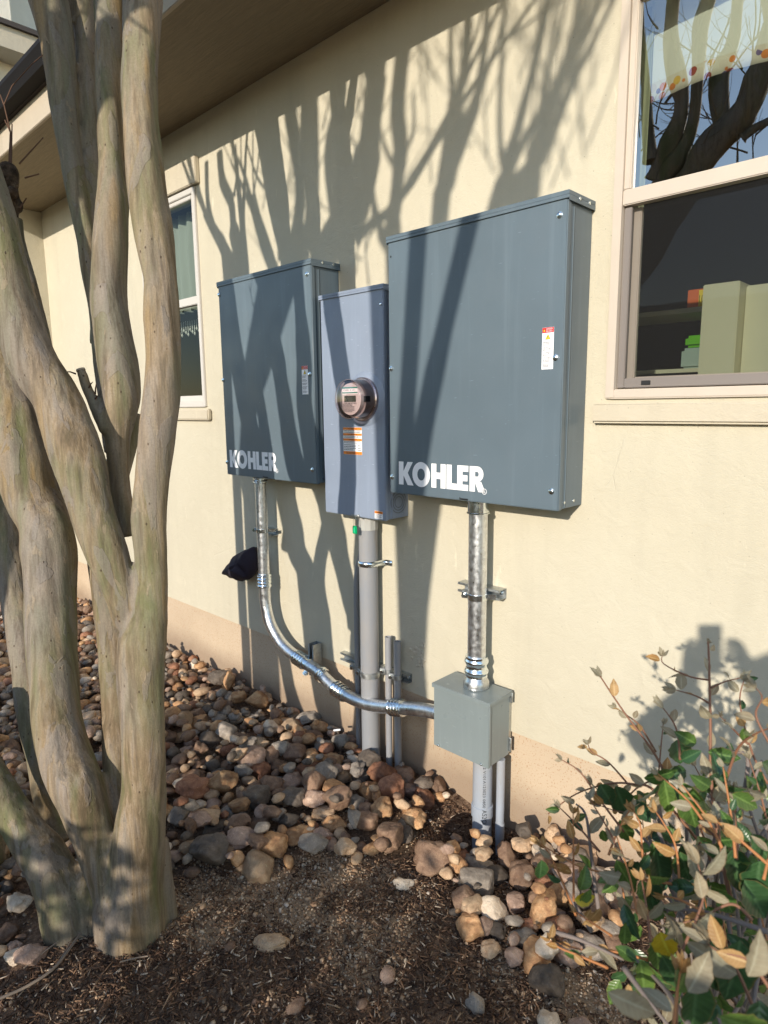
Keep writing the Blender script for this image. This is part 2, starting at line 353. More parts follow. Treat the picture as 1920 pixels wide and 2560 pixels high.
# rock bed outline on the ground (front edge, then round the back along the wall)
BED = [pxy(*p) for p in [(120,2330),(60,2450),(-60,2400)]]+[(-3.2,-1.9),(-7.8,-1.9),(-7.8,.0),(-1.75,.0)]+[pxy(*p) for p in [(1120,1990),(1060,2010),(1040,2060),(1030,2130),(960,2150),(860,2150),(740,2150),(620,2180),(500,2180),(400,2200),(300,2160)]]
BED2 = [pxy(*p) for p in [(1130,2110),(1160,2090),(1260,2060),(1330,2060),(1500,2140),(1640,2200),(1560,2330),(1380,2400),(1250,2360),(1130,2290),(1110,2180)]]
def chips():
    n = 70000; X = RS.uniform(-2.9, .1, n); Y = RS.uniform(-2.2, -.01, n)
    keep = np.array([(not inpoly(x, y, BED)) and (noise.noise(Vector((x*7, y*7, 4)))*.8+sandy(x, y)*1.0 < .55+RS.rand()*.7) for x, y in zip(X, Y)])
    X, Y = X[keep], Y[keep]; n = len(X)
    Z = np.array([ground_h(a, b) for a, b in zip(X, Y)])+RS.uniform(.0, .012, n)
    L = RS.uniform(.006, .030, n)*(1+1.2*(RS.rand(n) > .95)); W_ = RS.uniform(.0006, .0026, n); T = RS.uniform(.0006, .0018, n)
    az = RS.uniform(0, 6.28, n); el = RS.normal(0, .28, n)
    d = np.stack([np.cos(az)*np.cos(el), np.sin(az)*np.cos(el), np.sin(el)], 1); s_ = np.stack([-np.sin(az), np.cos(az), RS.normal(0, .3, n)], 1); u_ = np.cross(d, s_)
    c = np.stack([X, Y, Z], 1); V = []
    bend = (RS.normal(0, .12, n)*L)[:, None]*s_
    for sz in (-1, 1):
        for a, b in ((-1,-1),(1,-1),(1,1),(-1,1)):
            V.append(c+d*(L*a)[:, None]*.5+s_*(W_*b)[:, None]*(.6 if a > 0 else 1)+u_*(T*sz)[:, None]+bend*(a > 0))
    V = np.stack(V, 1).reshape(-1, 3); f = np.array([(0,3,2,1),(4,5,6,7),(0,1,5,4),(1,2,6,5),(2,3,7,6),(3,0,4,7)])
    F = (np.arange(n)[:, None, None]*8+f[None]).reshape(-1, 4)
    o = link('mulch', fastmesh('mulch', V, F, M_MULCH)); struct(o, 'stuff')
    tag(o, 'dark brown shredded bark mulch covering the soil in the foreground', 'mulch')
chips()
OCT = None
def grains(n, pts, size, name, m, label):
    bm = bmesh.new(); bmesh.ops.create_icosphere(bm, subdivisions=1, radius=1); bv = np.array([v.co[:] for v in bm.verts]); bf = np.array([[v.index for v in f.verts] for f in bm.faces]); bm.free()
    n = len(pts); nv = len(bv); S_ = size[:, None, None]*RS.uniform(.55, 1.1, (n, 1, 3))
    A = RS.uniform(0, 6.28, n); R_ = np.zeros((n, 3, 3)); R_[:,0,0] = np.cos(A); R_[:,0,1] = -np.sin(A); R_[:,1,0] = np.sin(A); R_[:,1,1] = np.cos(A); R_[:,2,2] = 1
    V = bv[None]*(1+RS.normal(0, .24, (n, nv, 1)))*S_; V = np.einsum('nij,nkj->nki', R_, V)+pts[:, None]
    F = (np.arange(n)[:, None, None]*nv+bf[None]).reshape(-1, 3)
    o = link(name, fastmesh(name, V.reshape(-1, 3), F, m)); struct(o, 'stuff'); tag(o, label, 'gravel')
def gravel():
    n = 90000; X = RS.uniform(-2.9, .1, n); Y = RS.uniform(-2.1, -.02, n)
    dens = []
    for x, y in zip(X, Y):
        dens.append(noise.noise(Vector((x*7, y*7, 4)))*.8+sandy(x, y)*1.6-.22)
    keep = (np.array(dens) > RS.normal(.22, .16, n)) | (RS.rand(n) > .90)
    X, Y = X[keep], Y[keep]; n = len(X); Z = np.array([ground_h(a, b) for a, b in zip(X, Y)])
    sz = np.where(RS.rand(n) > .93, RS.uniform(.004, .010, n), RS.uniform(.0018, .0052, n))
    grains(n, np.stack([X, Y, Z+sz*.4], 1), sz, 'gravel', M_GRAV, 'sandy tan grit and tiny pebbles scattered over the soil')
gravel()
# ------------------------------------------------------------------ river rocks
def rockmat(name, a, b, c2, speck=.5):
    m = mat(name, a, .7, spec=.28); k = N(m); ge = k.n('NewGeometry'); v = ge.outputs['Position']
    oi = k.n('ObjectInfo'); vm = k.n('VectorMath'); vm.operation = 'ADD'; k.l(v, vm.inputs[0]); k.l(oi.outputs['Random'], vm.inputs[1])
    sc = k.n('VectorMath'); sc.operation = 'SCALE'; sc.inputs['Scale'].default_value = 37; k.l(oi.outputs['Random'], sc.inputs[0])
    k.l(sc.outputs[0], vm.inputs[1]); v = vm.outputs[0]
    c = k.ramp(k.noise(v, 26, 5, .65, .5), [(.3, c2), (.5, a), (.68, b)])
    c = k.mix(k.ramp(k.noise(v, 300, 3, .7), [(.35, 0.0), (.7, .55)]), c, tuple(x*.6 for x in a))
    c = k.mix(k.ramp(k.noise(v, 120, 4, .7), [(.63, 0.0), (.70, speck)]), c, tuple(min(.75, x*2.1+.06) for x in a))
    hs = k.n('HueSaturation'); k.l(c, hs.inputs['Color']); r = k.n('MapRange'); r.inputs[3].default_value = .9; r.inputs[4].default_value = 1.6
    k.l(oi.outputs['Random'], r.inputs[0]); k.l(r.outputs[0], hs.inputs['Value']); k.col(hs.outputs[0])
    n1 = k.bump(k.noise(v, 45, 6, .7), .8, .010); k.bump(k.noise(v, 330, 4, .7), .5, .003, n1); return m
RM = {
 'brown': rockmat('rock_brown', (0.215,0.135,0.090), (0.304,0.201,0.132), (0.111,0.062,0.040)),
 'tan': rockmat('rock_tan', (0.457,0.313,0.196), (0.588,0.421,0.273), (0.300,0.185,0.112)),
 'ochre': rockmat('rock_ochre', (0.420,0.234,0.115), (0.565,0.374,0.205), (0.195,0.096,0.051)),
 'grey': rockmat('rock_grey', (0.267,0.226,0.186), (0.384,0.324,0.261), (0.159,0.132,0.109)),
 'dark grey': rockmat('rock_dark_grey', (0.124,0.099,0.079), (0.183,0.145,0.112), (0.071,0.055,0.043)),
 'rust': rockmat('rock_rust', (0.268,0.124,0.071), (0.382,0.203,0.117), (0.123,0.058,0.039)),
 'pinkish': rockmat('rock_pinkish', (0.345,0.233,0.175), (0.463,0.329,0.245), (0.203,0.130,0.094), .7),
 'pale': rockmat('rock_pale', (0.630,0.512,0.387), (0.765,0.632,0.489), (0.438,0.326,0.227)),
}
def rockmesh(seed, facets, sub=3, rough=.16, sq=0):
    r = random.Random(seed); bm = bmesh.new(); bmesh.ops.create_icosphere(bm, subdivisions=sub, radius=1)
    pl = [(Vector((r.gauss(0,1), r.gauss(0,1), r.gauss(0,1))).normalized(), r.uniform(.6, .84)) for _ in range(facets)]
    o = Vector((r.random()*50, r.random()*50, r.random()*50))
    for v in bm.verts:
        d = v.co.normalized(); q = 1+rough*noise.noise(d*1.1+o)*1.5+rough*.55*noise.noise(d*2.6+o)
        for nrm, h in pl:
            t_ = d.dot(nrm)
            if t_ > 1e-3 and q*t_ > h: q = q*.12+(h/t_)*.88
        q += rough*.2*noise.noise(d*5+o)+rough*.1*noise.noise(d*13+o); v.co = d*q
    me = bpy.data.meshes.new('river_rock'); bm.to_mesh(me); bm.free()
    me.polygons.foreach_set('use_smooth', [True]*len(me.polygons)); return me
ROCKS = [rockmesh(100+i, [6, 9, 14, 7, 16, 10][i % 6], 4, [.24, .32, .38, .26, .42, .3][i % 6]) for i in range(30)]
JAG = [rockmesh(300+i, 12, 4, .42) for i in range(3)]
HG = .012; GX0, GY0 = -8.0, -2.6; GNX, GNY = int(8.6/HG), int(2.7/HG)
HM = np.zeros((GNX, GNY)); 
for i in range(GNX):
    for j in range(GNY): HM[i, j] = ground_h(GX0+i*HG, GY0+j*HG) if (i % 3 == 0 and j % 3 == 0) else 0
for i in range(GNX):
    for j in range(GNY):
        if not (i % 3 == 0 and j % 3 == 0): HM[i, j] = HM[i-i % 3, j-j % 3]
def foot(x, y, a, b, rz):
    R = max(a, b); i0, i1 = int((x-R-GX0)/HG), int((x+R-GX0)/HG)+2; j0, j1 = int((y-R-GY0)/HG), int((y+R-GY0)/HG)+2
    i0, j0 = max(i0, 0), max(j0, 0); i1, j1 = min(i1, GNX), min(j1, GNY)
    I, J = np.meshgrid(np.arange(i0, i1), np.arange(j0, j1), indexing='ij')
    dx, dy = GX0+I*HG-x, GY0+J*HG-y; c, s_ = math.cos(rz), math.sin(rz)
    q = ((dx*c+dy*s_)/a)**2+((-dx*s_+dy*c)/b)**2
    return (slice(i0, i1), slice(j0, j1)), q
def settle(x, y, a, b, c, rz, sink=.3):
    sl_, q = foot(x, y, a*.9, b*.9, rz); ok = q < 1
    if not ok.any(): return None
    H = HM[sl_]; rest = (H-c*-1*0)[ok]; dome = c*np.sqrt(1-q[ok])
    z = np.percentile(rest+dome*1.0, 88)-c*sink*.6
    top = np.where(q < 1, z+c*np.sqrt(np.maximum(0, 1-q)), -9); HM[sl_] = np.maximum(H, top); return z
PIPES = [(-2.11,-.06,.06),(-2.22,-.05,.03),(-2.0,-.05,.03),(-1.95,-.05,.03),(-1.43,-.10,.15),(-1.355,-.09,.10)]
STEMS = [(-1.83,-1.38,.17),(-2.12,-1.45,.17),(-2.0,-1.3,.17)]
def clear(x, y, a):
    for px_, py_, r in PIPES+STEMS:
        if (x-px_)**2+(y-py_)**2 < (r+a*.75)**2: return False
    return y < -a*.55
def visible(p):
    d = Vector(p)-CAM; z = d.dot(FW)
    if z < .2: return None
    return (960+FPX*d.dot(RT)/z, 1280-FPX*d.dot(UP)/z, z)
cand = []
def spot(polys, a, k_=7):
    best = None
    for _ in range(k_*6):
        P, bb = polys[0] if rnd.random() < .955 or len(polys) == 1 else polys[1]
        x = rnd.uniform(bb[0], bb[1]); y = rnd.uniform(bb[2], bb[3])
        q = visible((x, y, 0))
        if (q is None or not (-120 < q[0] < 2000 and q[1] < 2650)) and rnd.random() < .93: continue
        if not inpoly(x, y, P) or not clear(x, y, a): continue
        i, j = int((x-GX0)/HG), int((y-GY0)/HG)
        w_ = max(1, int(a*.6/HG)); h = HM[max(i-w_,0):i+w_, max(j-w_,0):j+w_].mean()+ (0 if True else 0)
        if best is None or h < best[0]: best = (h, x, y)
        k_ -= 1
        if k_ <= 0: break
    return best
def bbx(P): xs = [p[0] for p in P]; ys = [p[1] for p in P]; return (min(xs), max(xs), min(ys), max(ys))
PB = [(BED, bbx(BED)), (BED2, bbx(BED2))]
KINDS = ['brown']*8+['tan']*7+['ochre']*5+['grey']*5+['dark grey']*4+['rust']*2+['pinkish']*3+['pale']*1
rocklist = []                                            # (x,y,z,a,b,c,rz,tilt,kind,mesh)
def put(x, y, a, b, c, rz, kind, me, sink=.3, label=None):
    z = settle(x, y, a, b, c, rz, sink)
    if z is None: return
    rocklist.append([x, y, z, a, b, c, rz, (rnd.gauss(0, .16), rnd.gauss(0, .16)), kind, me, label])
for n_, lo, hi in ((540, .043, .068), (1000, .028, .044), (800, .018, .029), (350, .010, .017)):
    for _ in range(n_):
        a = rnd.uniform(lo, hi); s_ = spot(PB, a, 7 if a > .02 else 3)
        if s_: put(s_[1], s_[2], a*rnd.uniform(1, 1.3), a*rnd.uniform(.72, 1), a*rnd.uniform(.5, .8), rnd.uniform(0, 3.14), rnd.choice(KINDS), rnd.choice(ROCKS))
for _ in range(150):                                     # loose stones on the soil to the right and in front
    x = rnd.uniform(-2.2, -.1); y = rnd.uniform(-1.6, -.1)
    if inpoly(x, y, BED) or not clear(x, y, .02): continue
    q = visible((x, y, 0))
    if not q or (q[0] < 1150 and rnd.random() < .72): continue
    a = rnd.choice([.008, .01, .013, .018, .026]); put(x, y, a*1.2, a, a*.6, rnd.uniform(0, 3), rnd.choice(KINDS), rnd.choice(ROCKS), .5)
HERO = [(649,2137,92,82,'tan',0,'flat squarish tan stone at the front edge of the rock bed'),
 (533,2118,98,76,'dark grey',0,'largest smooth dark grey stone near the tree trunk'),
 (562,1945,88,66,'ochre',1,'jagged orange ochre rock in the middle of the bed'),
 (921,1895,60,60,'dark grey',0,'round dark grey stone against the foot of the thick grey pipe'),
 (952,1925,78,62,'rust',0,'reddish brown wedge shaped rock in front of the capped pipes'),
 (984,1966,66,80,'rust',0,'brown rock standing on end below the short capped pipes'),
 (974,2082,82,76,'brown',0,'heart shaped purplish brown stone at the bed edge'),
 (1086,2118,96,96,'brown',0,'big knobbly brown rock left of the junction box conduits'),
 (955,2012,60,56,'ochre',1,'rusty ochre knobbly stone behind the heart shaped stone'),
 (860,2110,56,50,'tan',0,'olive tan stone at the front edge of the bed'),
 (918,2046,74,60,'brown',0,'smooth brown stone behind the olive tan stone'),
 (1199,2172,100,100,'grey',0,'large square grey rock in front of the junction box pipes'),
 (1232,2238,80,72,'pale',0,'pale cream angular rock in front of the large grey one'),
 (1160,2216,66,76,'brown',0,'tall brown rock left of the pale cream rock'),
 (1175,2274,80,64,'ochre',0,'orange tan angular rock at the left end of the right cluster'),
 (1308,2150,82,82,'brown',0,'round brown rock at the wall right of the conduits'),
 (1268,2098,56,92,'brown',0,'upright brown rock leaning on the foundation beside the conduits'),
 (1244,2146,60,48,'dark grey',0,'dark stone wedged behind the large grey rock'),
 (1290,2217,66,66,'pinkish',0,'pinkish grey rock right of the pale cream rock'),
 (1362,2208,64,48,'brown',0,'oval brown stone near the bush at the wall'),
 (1314,2305,72,52,'grey',0,'blue grey oval stone below the right cluster'),
 (1323,2268,52,46,'rust',0,'reddish brown stone above the blue grey oval stone'),
 (1244,2286,58,44,'dark grey',0,'dark stone between the orange tan rock and blue grey stone'),
 (1226,2330,58,42,'tan',0,'tan oval stone at the front of the right cluster'),
 (1287,2345,56,52,'pinkish',0,'pinkish brown pointed stone at the front of the right cluster'),
 (1377,2407,82,80,'dark grey',0,'large grey brown rock by the lower bush branches'),
 (1193,2461,52,50,'grey',0,'round blue grey stone alone in the mulch'),
 (1371,2502,62,46,'pale',0,'pale rounded stone alone in the dirt near the bottom'),
 (1458,2518,60,54,'pinkish',0,'pinkish grey stone at the bottom by the bush'),
 (672,2322,82,40,'tan',0,'flat tan stone alone in the mulch before the rock bed'),
 (1006,2176,52,34,'pale',0,'small pale oval stone beside the big knobbly rock'),
 (42,2255,64,48,'pale',0,'white rounded stone left of the left trunk'),
 (545,1688,54,48,'dark grey',0,'smooth slate grey stone near the foundation'),
 (571,1700,34,50,'ochre',0,'upright orange stone beside the slate grey one'),
 (645,1745,66,44,'ochre',1,'bright yellow ochre rough rock near the foundation'),
 (598,1738,54,42,'ochre',0,'yellow tan rock left of the bright ochre one'),
 (569,1823,64,56,'grey',0,'rounded grey brown stone in the sunlit bed'),
 (524,1846,52,46,'dark grey',0,'small smooth dark grey stone left of the rounded grey brown one'),
 (728,1808,54,42,'tan',0,'peach coloured smooth stone near the foundation'),
 (853,1846,48,46,'grey',0,'light bluish grey stone near the thick pipe'),
 (672,1812,42,44,'pale',0,'cream oval stone in the sunlit bed'),
 (704,1864,52,48,'grey',0,'grey rounded stone behind the shaded rocks'),
 (786,1950,62,86,'brown',0,'tall brown wedge rock in the middle of the shaded bed'),
 (812,1926,66,60,'grey',0,'grey tan rounded stone left of the rust coloured ones'),
 (640,1985,80,60,'dark grey',0,'dark blocky rock in the shaded part of the bed'),
 (732,1985,64,56,'dark grey',0,'dark angular stone right of the dark blocky rock'),
 (480,1960,84,58,'rust',0,'dark rust rock behind the right trunk'),
 (780,2105,78,44,'grey',0,'grey triangular flat stone at the bed edge'),
 (605,2090,82,52,'pinkish',0,'pinkish flat rock above the squarish tan stone'),
 (848,1990,78,56,'brown',0,'dark brown oval stone in the shaded bed')]
for (u, v, wpx, hpx, kind, jag, lab) in HERO:
    p = atz(u, v+hpx*.1, .05); fd = (p-CAM).dot(FW); a = wpx/2/FPX*fd*1.02; c = hpx/2/FPX*fd*.92; b = (a+c)/2
    rz = math.atan2(RT.y, RT.x)
    x, y = p.x, min(p.y, -b*.6)
    # soften the pile below so the stone sits among its neighbours
    sl_, q = foot(x, y, a*1.1, b*1.1, rz); gz = ground_h(x, y)
    keep = []
    for r in rocklist:
        if r[10] is None and math.hypot(r[0]-x, r[1]-y) < (a+b)/2*.72+r[3]*.35: continue
        keep.append(r)
    rocklist = keep; z = p.z*.0+max(gz+c*.55, .05 if inpoly(x, y, BED) else gz+c*.5)
    top = np.where(q < 1, z+c*np.sqrt(np.maximum(0, 1-q)), -9); HM[sl_] = np.maximum(HM[sl_], top)
    rocklist.append([x, y, z, a, b, c, rz, (rnd.gauss(0, .06), rnd.gauss(0, .06)), kind, (rnd.choice(JAG) if jag else rnd.choice(ROCKS)), lab])
for r in rocklist:
    q = visible((r[0], r[1], r[2])); r.append(0 if q is None or not (-60 < q[0] < 1980 and q[1] < 2640) else r[3]/q[2])
heroes = [r for r in rocklist if r[10]]; rest = sorted([r for r in rocklist if not r[10]], key=lambda r: -r[11])
indiv, others = heroes+rest[:300-len(heroes)], rest[300-len(heroes):]
SIZE = [(.022, 'large'), (.0155, 'medium'), (0, 'small')]
def near_words(x, y):
    if inpoly(x, y, BED2) or x > -1.65: return 'near the bush'
    if x < -4.0: return 'at the far end of the bed'
    if y > -.35: return 'against the foundation'+(' under the conduit' if x > -3 else ' below the window')
    if x < -2.5: return 'behind the tree trunks' if y < -.8 else 'in the middle of the bed'
    return 'in the front of the bed' if y > -1.0 else 'beside the trunks'
def mk_rock(r, parent=None):
    me = r[9]; key = (me.name, r[8])
    if key not in MESHC:
        m2 = me.copy(); m2.name = 'river_rock'; m2.materials.append(RM[r[8]]); MESHC[key] = m2
    o = bpy.data.objects.new('river_rock', MESHC[key]); C.objects.link(o)
    o.location = r[:3]; o.scale = r[3:6]; o.rotation_euler = (r[7][0], r[7][1], r[6]); return o
MESHC = {}
for r in indiv:
    o = mk_rock(r); sz = 'large' if r[11] > .022 else ('fist sized' if r[11] > .015 else 'small')
    shape = 'rough' if r[9] in JAG else ('angular' if ROCKS.index(r[9]) % 6 in (2, 4) else 'rounded')
    tag(o, r[10] or f'{sz} {shape} {r[8]} river rock {near_words(r[0], r[1])}', 'rock', 'river rocks in the bed along the wall')
def rock_rest():
    V, F, MI = [], [], []; off = 0; mats = list(RM.values()); keys = list(RM)
    lowm = [rockmesh(500+i, [2, 5, 8][i % 3], 2, .2) for i in range(8)]
    arr = [(np.array([v.co[:] for v in me.vertices]), np.array([p.vertices[:] for p in me.polygons])) for me in lowm]
    for i, r in enumerate(others):
        bv, bf = arr[i % 8]; R_ = np.array(Matrix.Rotation(r[6], 3, 'Z') @ Matrix.Rotation(r[7][0], 3, 'X'))
        V.append((bv*np.array(r[3:6])) @ R_.T+np.array(r[:3])); F.append(bf+off); off += len(bv); MI += [keys.index(r[8])]*len(bf)
    me = fastmesh('small_river_rocks', np.concatenate(V), np.concatenate(F), mats, True); me.polygons.foreach_set('material_index', MI)
    o = link('small_river_rocks', me); struct(o, 'stuff'); tag(o, 'small mixed river stones filling the bed between the larger rocks', 'rocks')
rock_rest()
# ------------------------------------------------------------------ house
house = thing('house', 'cream stucco house wall with tan foundation, deep eave and two windows', 'house', (-3, .1, 0))
RZ1, LZ1 = 2.976, 2.976
RWX0, RWX1, RWZ0 = -1.012, -.11, 1.722
LWX0, LWX1, LWZ0 = -4.27, -3.564, 1.718
def wall_holes(x0, x1, z0, z1, holes, y0, y1):
    xs = sorted({x0, x1, *[h[0] for h in holes], *[h[1] for h in holes]}); zs = sorted({z0, z1, *[h[2] for h in holes], *[h[3] for h in holes]})
    mb = MB(); isin = lambda x, z: any(h[0] < x < h[1] and h[2] < z < h[3] for h in holes)
    for i in range(len(xs)-1):
        for j in range(len(zs)-1):
            a, b, c, d = xs[i], xs[i+1], zs[j], zs[j+1]
            if isin((a+b)/2, (c+d)/2): continue
            mb.add([(a,y0,c),(b,y0,c),(b,y0,d),(a,y0,d)], [(0,1,2,3)]); mb.add([(a,y1,c),(b,y1,c),(b,y1,d),(a,y1,d)], [(3,2,1,0)])
    for h in holes:
        a, b, c, d = h; mb.add([(a,y0,c),(b,y0,c),(b,y1,c),(a,y1,c)], [(3,2,1,0)][::1]); mb.add([(a,y0,d),(b,y0,d),(b,y1,d),(a,y1,d)], [(0,1,2,3)])
        mb.add([(a,y0,c),(a,y0,d),(a,y1,d),(a,y1,c)], [(3,2,1,0)]); mb.add([(b,y0,c),(b,y0,d),(b,y1,d),(b,y1,c)], [(0,1,2,3)])
    mb.add([(x0,y0,z0),(x1,y0,z0),(x1,y1,z0),(x0,y1,z0)], [(0,1,2,3)][::-1]); mb.add([(x1,y0,z0),(x1,y1,z0),(x1,y1,z1),(x1,y0,z1)], [(0,1,2,3)])
    return mb
FT = .385
mb = wall_holes(-6.0, 3.4, FT, 3.5, [(RWX0, RWX1, RWZ0, RZ1), (LWX0, LWX1, LWZ0, LZ1)], 0, .16)
build(mb, 'wall', M_ST, house)
mb = MB(); mb.box((-9.4, -.46, FT), (-6.0, .1, 3.33)); build(mb, 'wall', M_ST, house)['label'] = 'wall of the projecting bay at the far end'
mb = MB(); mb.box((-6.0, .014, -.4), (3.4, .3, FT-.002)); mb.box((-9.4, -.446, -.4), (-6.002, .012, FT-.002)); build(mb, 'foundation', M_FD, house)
mb = MB(); mb.box((-9.5, -.59, 3.332), (3.5, .0-.001, 3.347)); build(mb, 'soffit', M_SOF, house)
mb = MB(); mb.box((-9.5, -.612, 3.326), (3.5, -.5905, 3.475)); build(mb, 'fascia', M_FAS, house, bevel=.003)
mb = MB(); mb.box((-9.5, -.63, 3.4755), (3.5, -.58, 3.492)); mb.add([(-9.5,-.58,3.4925),(3.5,-.58,3.4925),(3.5,4.5,4.6),(-9.5,4.5,4.6)], [(0,1,2,3)]); build(mb, 'roof', M_SHG, house)
gm = build(MB().prism([(0,0),(1,0),(1,1),(0,1)], 0, 1), 'x', M_GUT, house); bpy.data.objects.remove(gm)
def gutter():
    prof = [(-.632,3.493),(-.632,3.478),(-.70,3.478),(-.715,3.51),(-.735,3.545),(-.735,3.565),(-.72,3.565),(-.70,3.515),(-.69,3.493)]
    n = len(prof); mb = MB(); mb.add([(-9.5,y,z) for y,z in prof]+[(-2.78,y,z) for y,z in prof], [(i,(i+1)%n,(i+1)%n+n,i+n) for i in range(n)]+[tuple(range(n))[::-1],tuple(range(n,2*n))])
    g = build(mb, 'gutter', M_GUT, house); mb = MB(); mb.box((-9.5,-.7015,3.497),(-2.79,-.634,3.503)); build(mb, 'gutter_lip', M_GUT2, g)
gutter()
# stepped upper storey seen over the eave
M_UP = stucco('upper_stucco_painted_sun', (.78, .73, .62), (.72, .67, .56))  # house stucco with a lightened colour, standing in for sunlight on these walls
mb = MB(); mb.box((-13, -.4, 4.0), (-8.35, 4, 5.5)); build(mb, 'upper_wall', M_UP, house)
mb = MB(); mb.box((-13.2, -.7, 5.46), (-8.0, 4.3, 5.47)); build(mb, 'upper_soffit', M_TRIM, house)
mb = MB(); mb.box((-13.2, -.7, 5.47), (-8.0, 4.3, 5.67)); build(mb, 'upper_fascia', M_TRIM, house)
mb = MB(); mb.box((-13.3, -.75, 5.672), (-7.96, 4.35, 5.72)); build(mb, 'upper_roof', M_SHG, house)
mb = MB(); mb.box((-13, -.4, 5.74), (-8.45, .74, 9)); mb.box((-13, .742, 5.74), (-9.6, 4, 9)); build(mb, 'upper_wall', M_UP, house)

def window(x0, x1, z0, z1, mf, name, screen=True, fr=.044):
    zm = z0+.656                                     # top of meeting rail
    F = build((lambda b: (b.box((x0,-.014,z0),(x0+.03,.05,z1)), b.box((x1-.03,-.014,z0),(x1,.05,z1)), b.box((x0+.03,-.014,z0),(x1-.03,.05,z0+.03)), b.box((x0+.03,-.014,z1-.03),(x1-.03,.05,z1)), b)[-1])(MB()), 'window', mf, house, bevel=.003)
    mb = MB(); a, b = x0+.0305, x1-.0305
    mb.box((a,-.006,zm),(a+.022,.03,z1-.031)); mb.box((b-.022,-.006,zm),(b,.03,z1-.031)); mb.box((a,-.010,zm-.048),(b,.03,zm-.0005)); mb.box((a+.0225,-.006,z1-.055),(b-.0225,.03,z1-.031))
    build(mb, 'sash', mf, F, bevel=.003)
    mb = MB(); mb.box((a+.012,.034,z0+.031),(a+.045,.055,zm-.05)); mb.box((b-.045,.034,z0+.031),(b-.012,.055,zm-.05)); mb.box((a+.0455,.034,z0+.031),(b-.0455,.055,z0+.07)); build(mb, 'lower_sash', mf, F, bevel=.003)
    mb = MB(); mb.add([(a+.02,.012,zm-.002),(b-.02,.012,zm-.002),(b-.02,.012,z1-.05),(a+.02,.012,z1-.05)], [(0,1,2,3)]); build(mb, 'upper_pane', M_GLU if screen else M_GLS, F)
    mb = MB(); mb.add([(a+.04,.045,z0+.06),(b-.04,.045,z0+.06),(b-.04,.045,zm-.05),(a+.04,.045,zm-.05)], [(0,1,2,3)]); build(mb, 'lower_pane', M_GLS, F)
    if screen:
        mb = MB(); t0 = zm-.052; q = .026
        mb.box((a+.002,.004,z0+.034),(a+q,.02,t0)); mb.box((b-q,.004,z0+.034),(b-.002,.02,t0)); mb.box((a+q+.0005,.004,z0+.034),(b-q-.0005,.02,z0+.034+q*1.2))
        sf = build(mb, 'screen_frame', M_SCF, F, bevel=.002)
        mb = MB(); mb.add([(a+q-.002,.012,z0+.06),(b-q+.002,.012,z0+.06),(b-q+.002,.012,t0),(a+q-.002,.012,t0)], [(0,1,2,3)]); build(mb, 'screen_mesh', M_SCR, sf)
        mb = MB(); mb.box((a+.085,.0,z0+.042),(a+.115,.0035,z0+.056)); build(mb, 'pull_tab', M_BLK, sf, bevel=.001)
    return F
wR = window(RWX0, RWX1, RWZ0, RZ1, M_FRM, 'right'); wR['label'] = 'window right of the grey cabinets with a screened lower half'
wL = window(LWX0, LWX1, LWZ0, LZ1, M_FRW, 'left', False); wL['label'] = 'white window left of the grey cabinets with sheer curtains'
for x0, x1, z1_ in ((-1.05, 0.0, 1.708), (LWX0-.05, -3.514, 1.704)):
    mb = MB(); mb.box((x0, -.032, z1_-.068), (x1, -.0005, z1_)); build(mb, 'window_sill', M_TRIM, house, bevel=.008, seg=3)
mb = MB(); mb.box((LWX0-.05, -.03, 2.985), (-3.514, -.0005, 3.13)); build(mb, 'window_header', M_TRIM, house, bevel=.004)
mb = MB(); mb.box((-1.05, -.03, 2.985), (0, -.0005, 3.13)); build(mb, 'window_header', M_TRIM, house, bevel=.004)
# plaster blemish by the short pipes
mb = MB()
for q in range(26):
    x = -1.855+rnd.gauss(0, .018); z = .585+rnd.gauss(0, .03); r = rnd.uniform(.006, .014)
    mb.lathe((x, .001, z), (0,-1,0), [(0, r), (.004, r*.7), (.0055, .0)], 7)
build(mb, 'plaster_patch', M_TRIM, house)
# rooms behind the windows (open towards the window)
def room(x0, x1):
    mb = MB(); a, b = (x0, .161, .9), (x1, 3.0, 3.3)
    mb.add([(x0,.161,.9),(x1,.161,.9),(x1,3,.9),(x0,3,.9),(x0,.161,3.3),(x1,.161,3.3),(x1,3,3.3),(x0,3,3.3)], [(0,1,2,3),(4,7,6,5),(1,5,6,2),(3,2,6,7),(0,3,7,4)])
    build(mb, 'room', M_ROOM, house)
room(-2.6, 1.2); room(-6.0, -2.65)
def cloth(x0, x1, z0, z1, y, amp, freq, name, m, nx=80, wavy=0.0, seed=0):
    nz = 14; vs = []
    for j in range(nz+1):
        for i in range(nx+1):
            x = x0+(x1-x0)*i/nx; t_ = j/nz
            yy = y+amp*(1-.4*t_)*math.sin(x*freq+2*noise.noise(Vector((x*6+seed, t_, 0))))+amp*.4*noise.noise(Vector((x*25, t_*2, seed)))
            z = z0+(z1-z0)*t_+(wavy*math.sin(x*7+seed)*(1-t_) if wavy else 0); vs.append((x, yy, z))
    n = nx+1; mb = MB(); mb.add(vs, [(j*n+i, j*n+i+1, (j+1)*n+i+1, (j+1)*n+i) for j in range(nz) for i in range(nx)])
    o = build(mb, name, m, None, smooth=180); mod = o.modifiers.new('thickness', 'SOLIDIFY'); mod.thickness = .002; return o
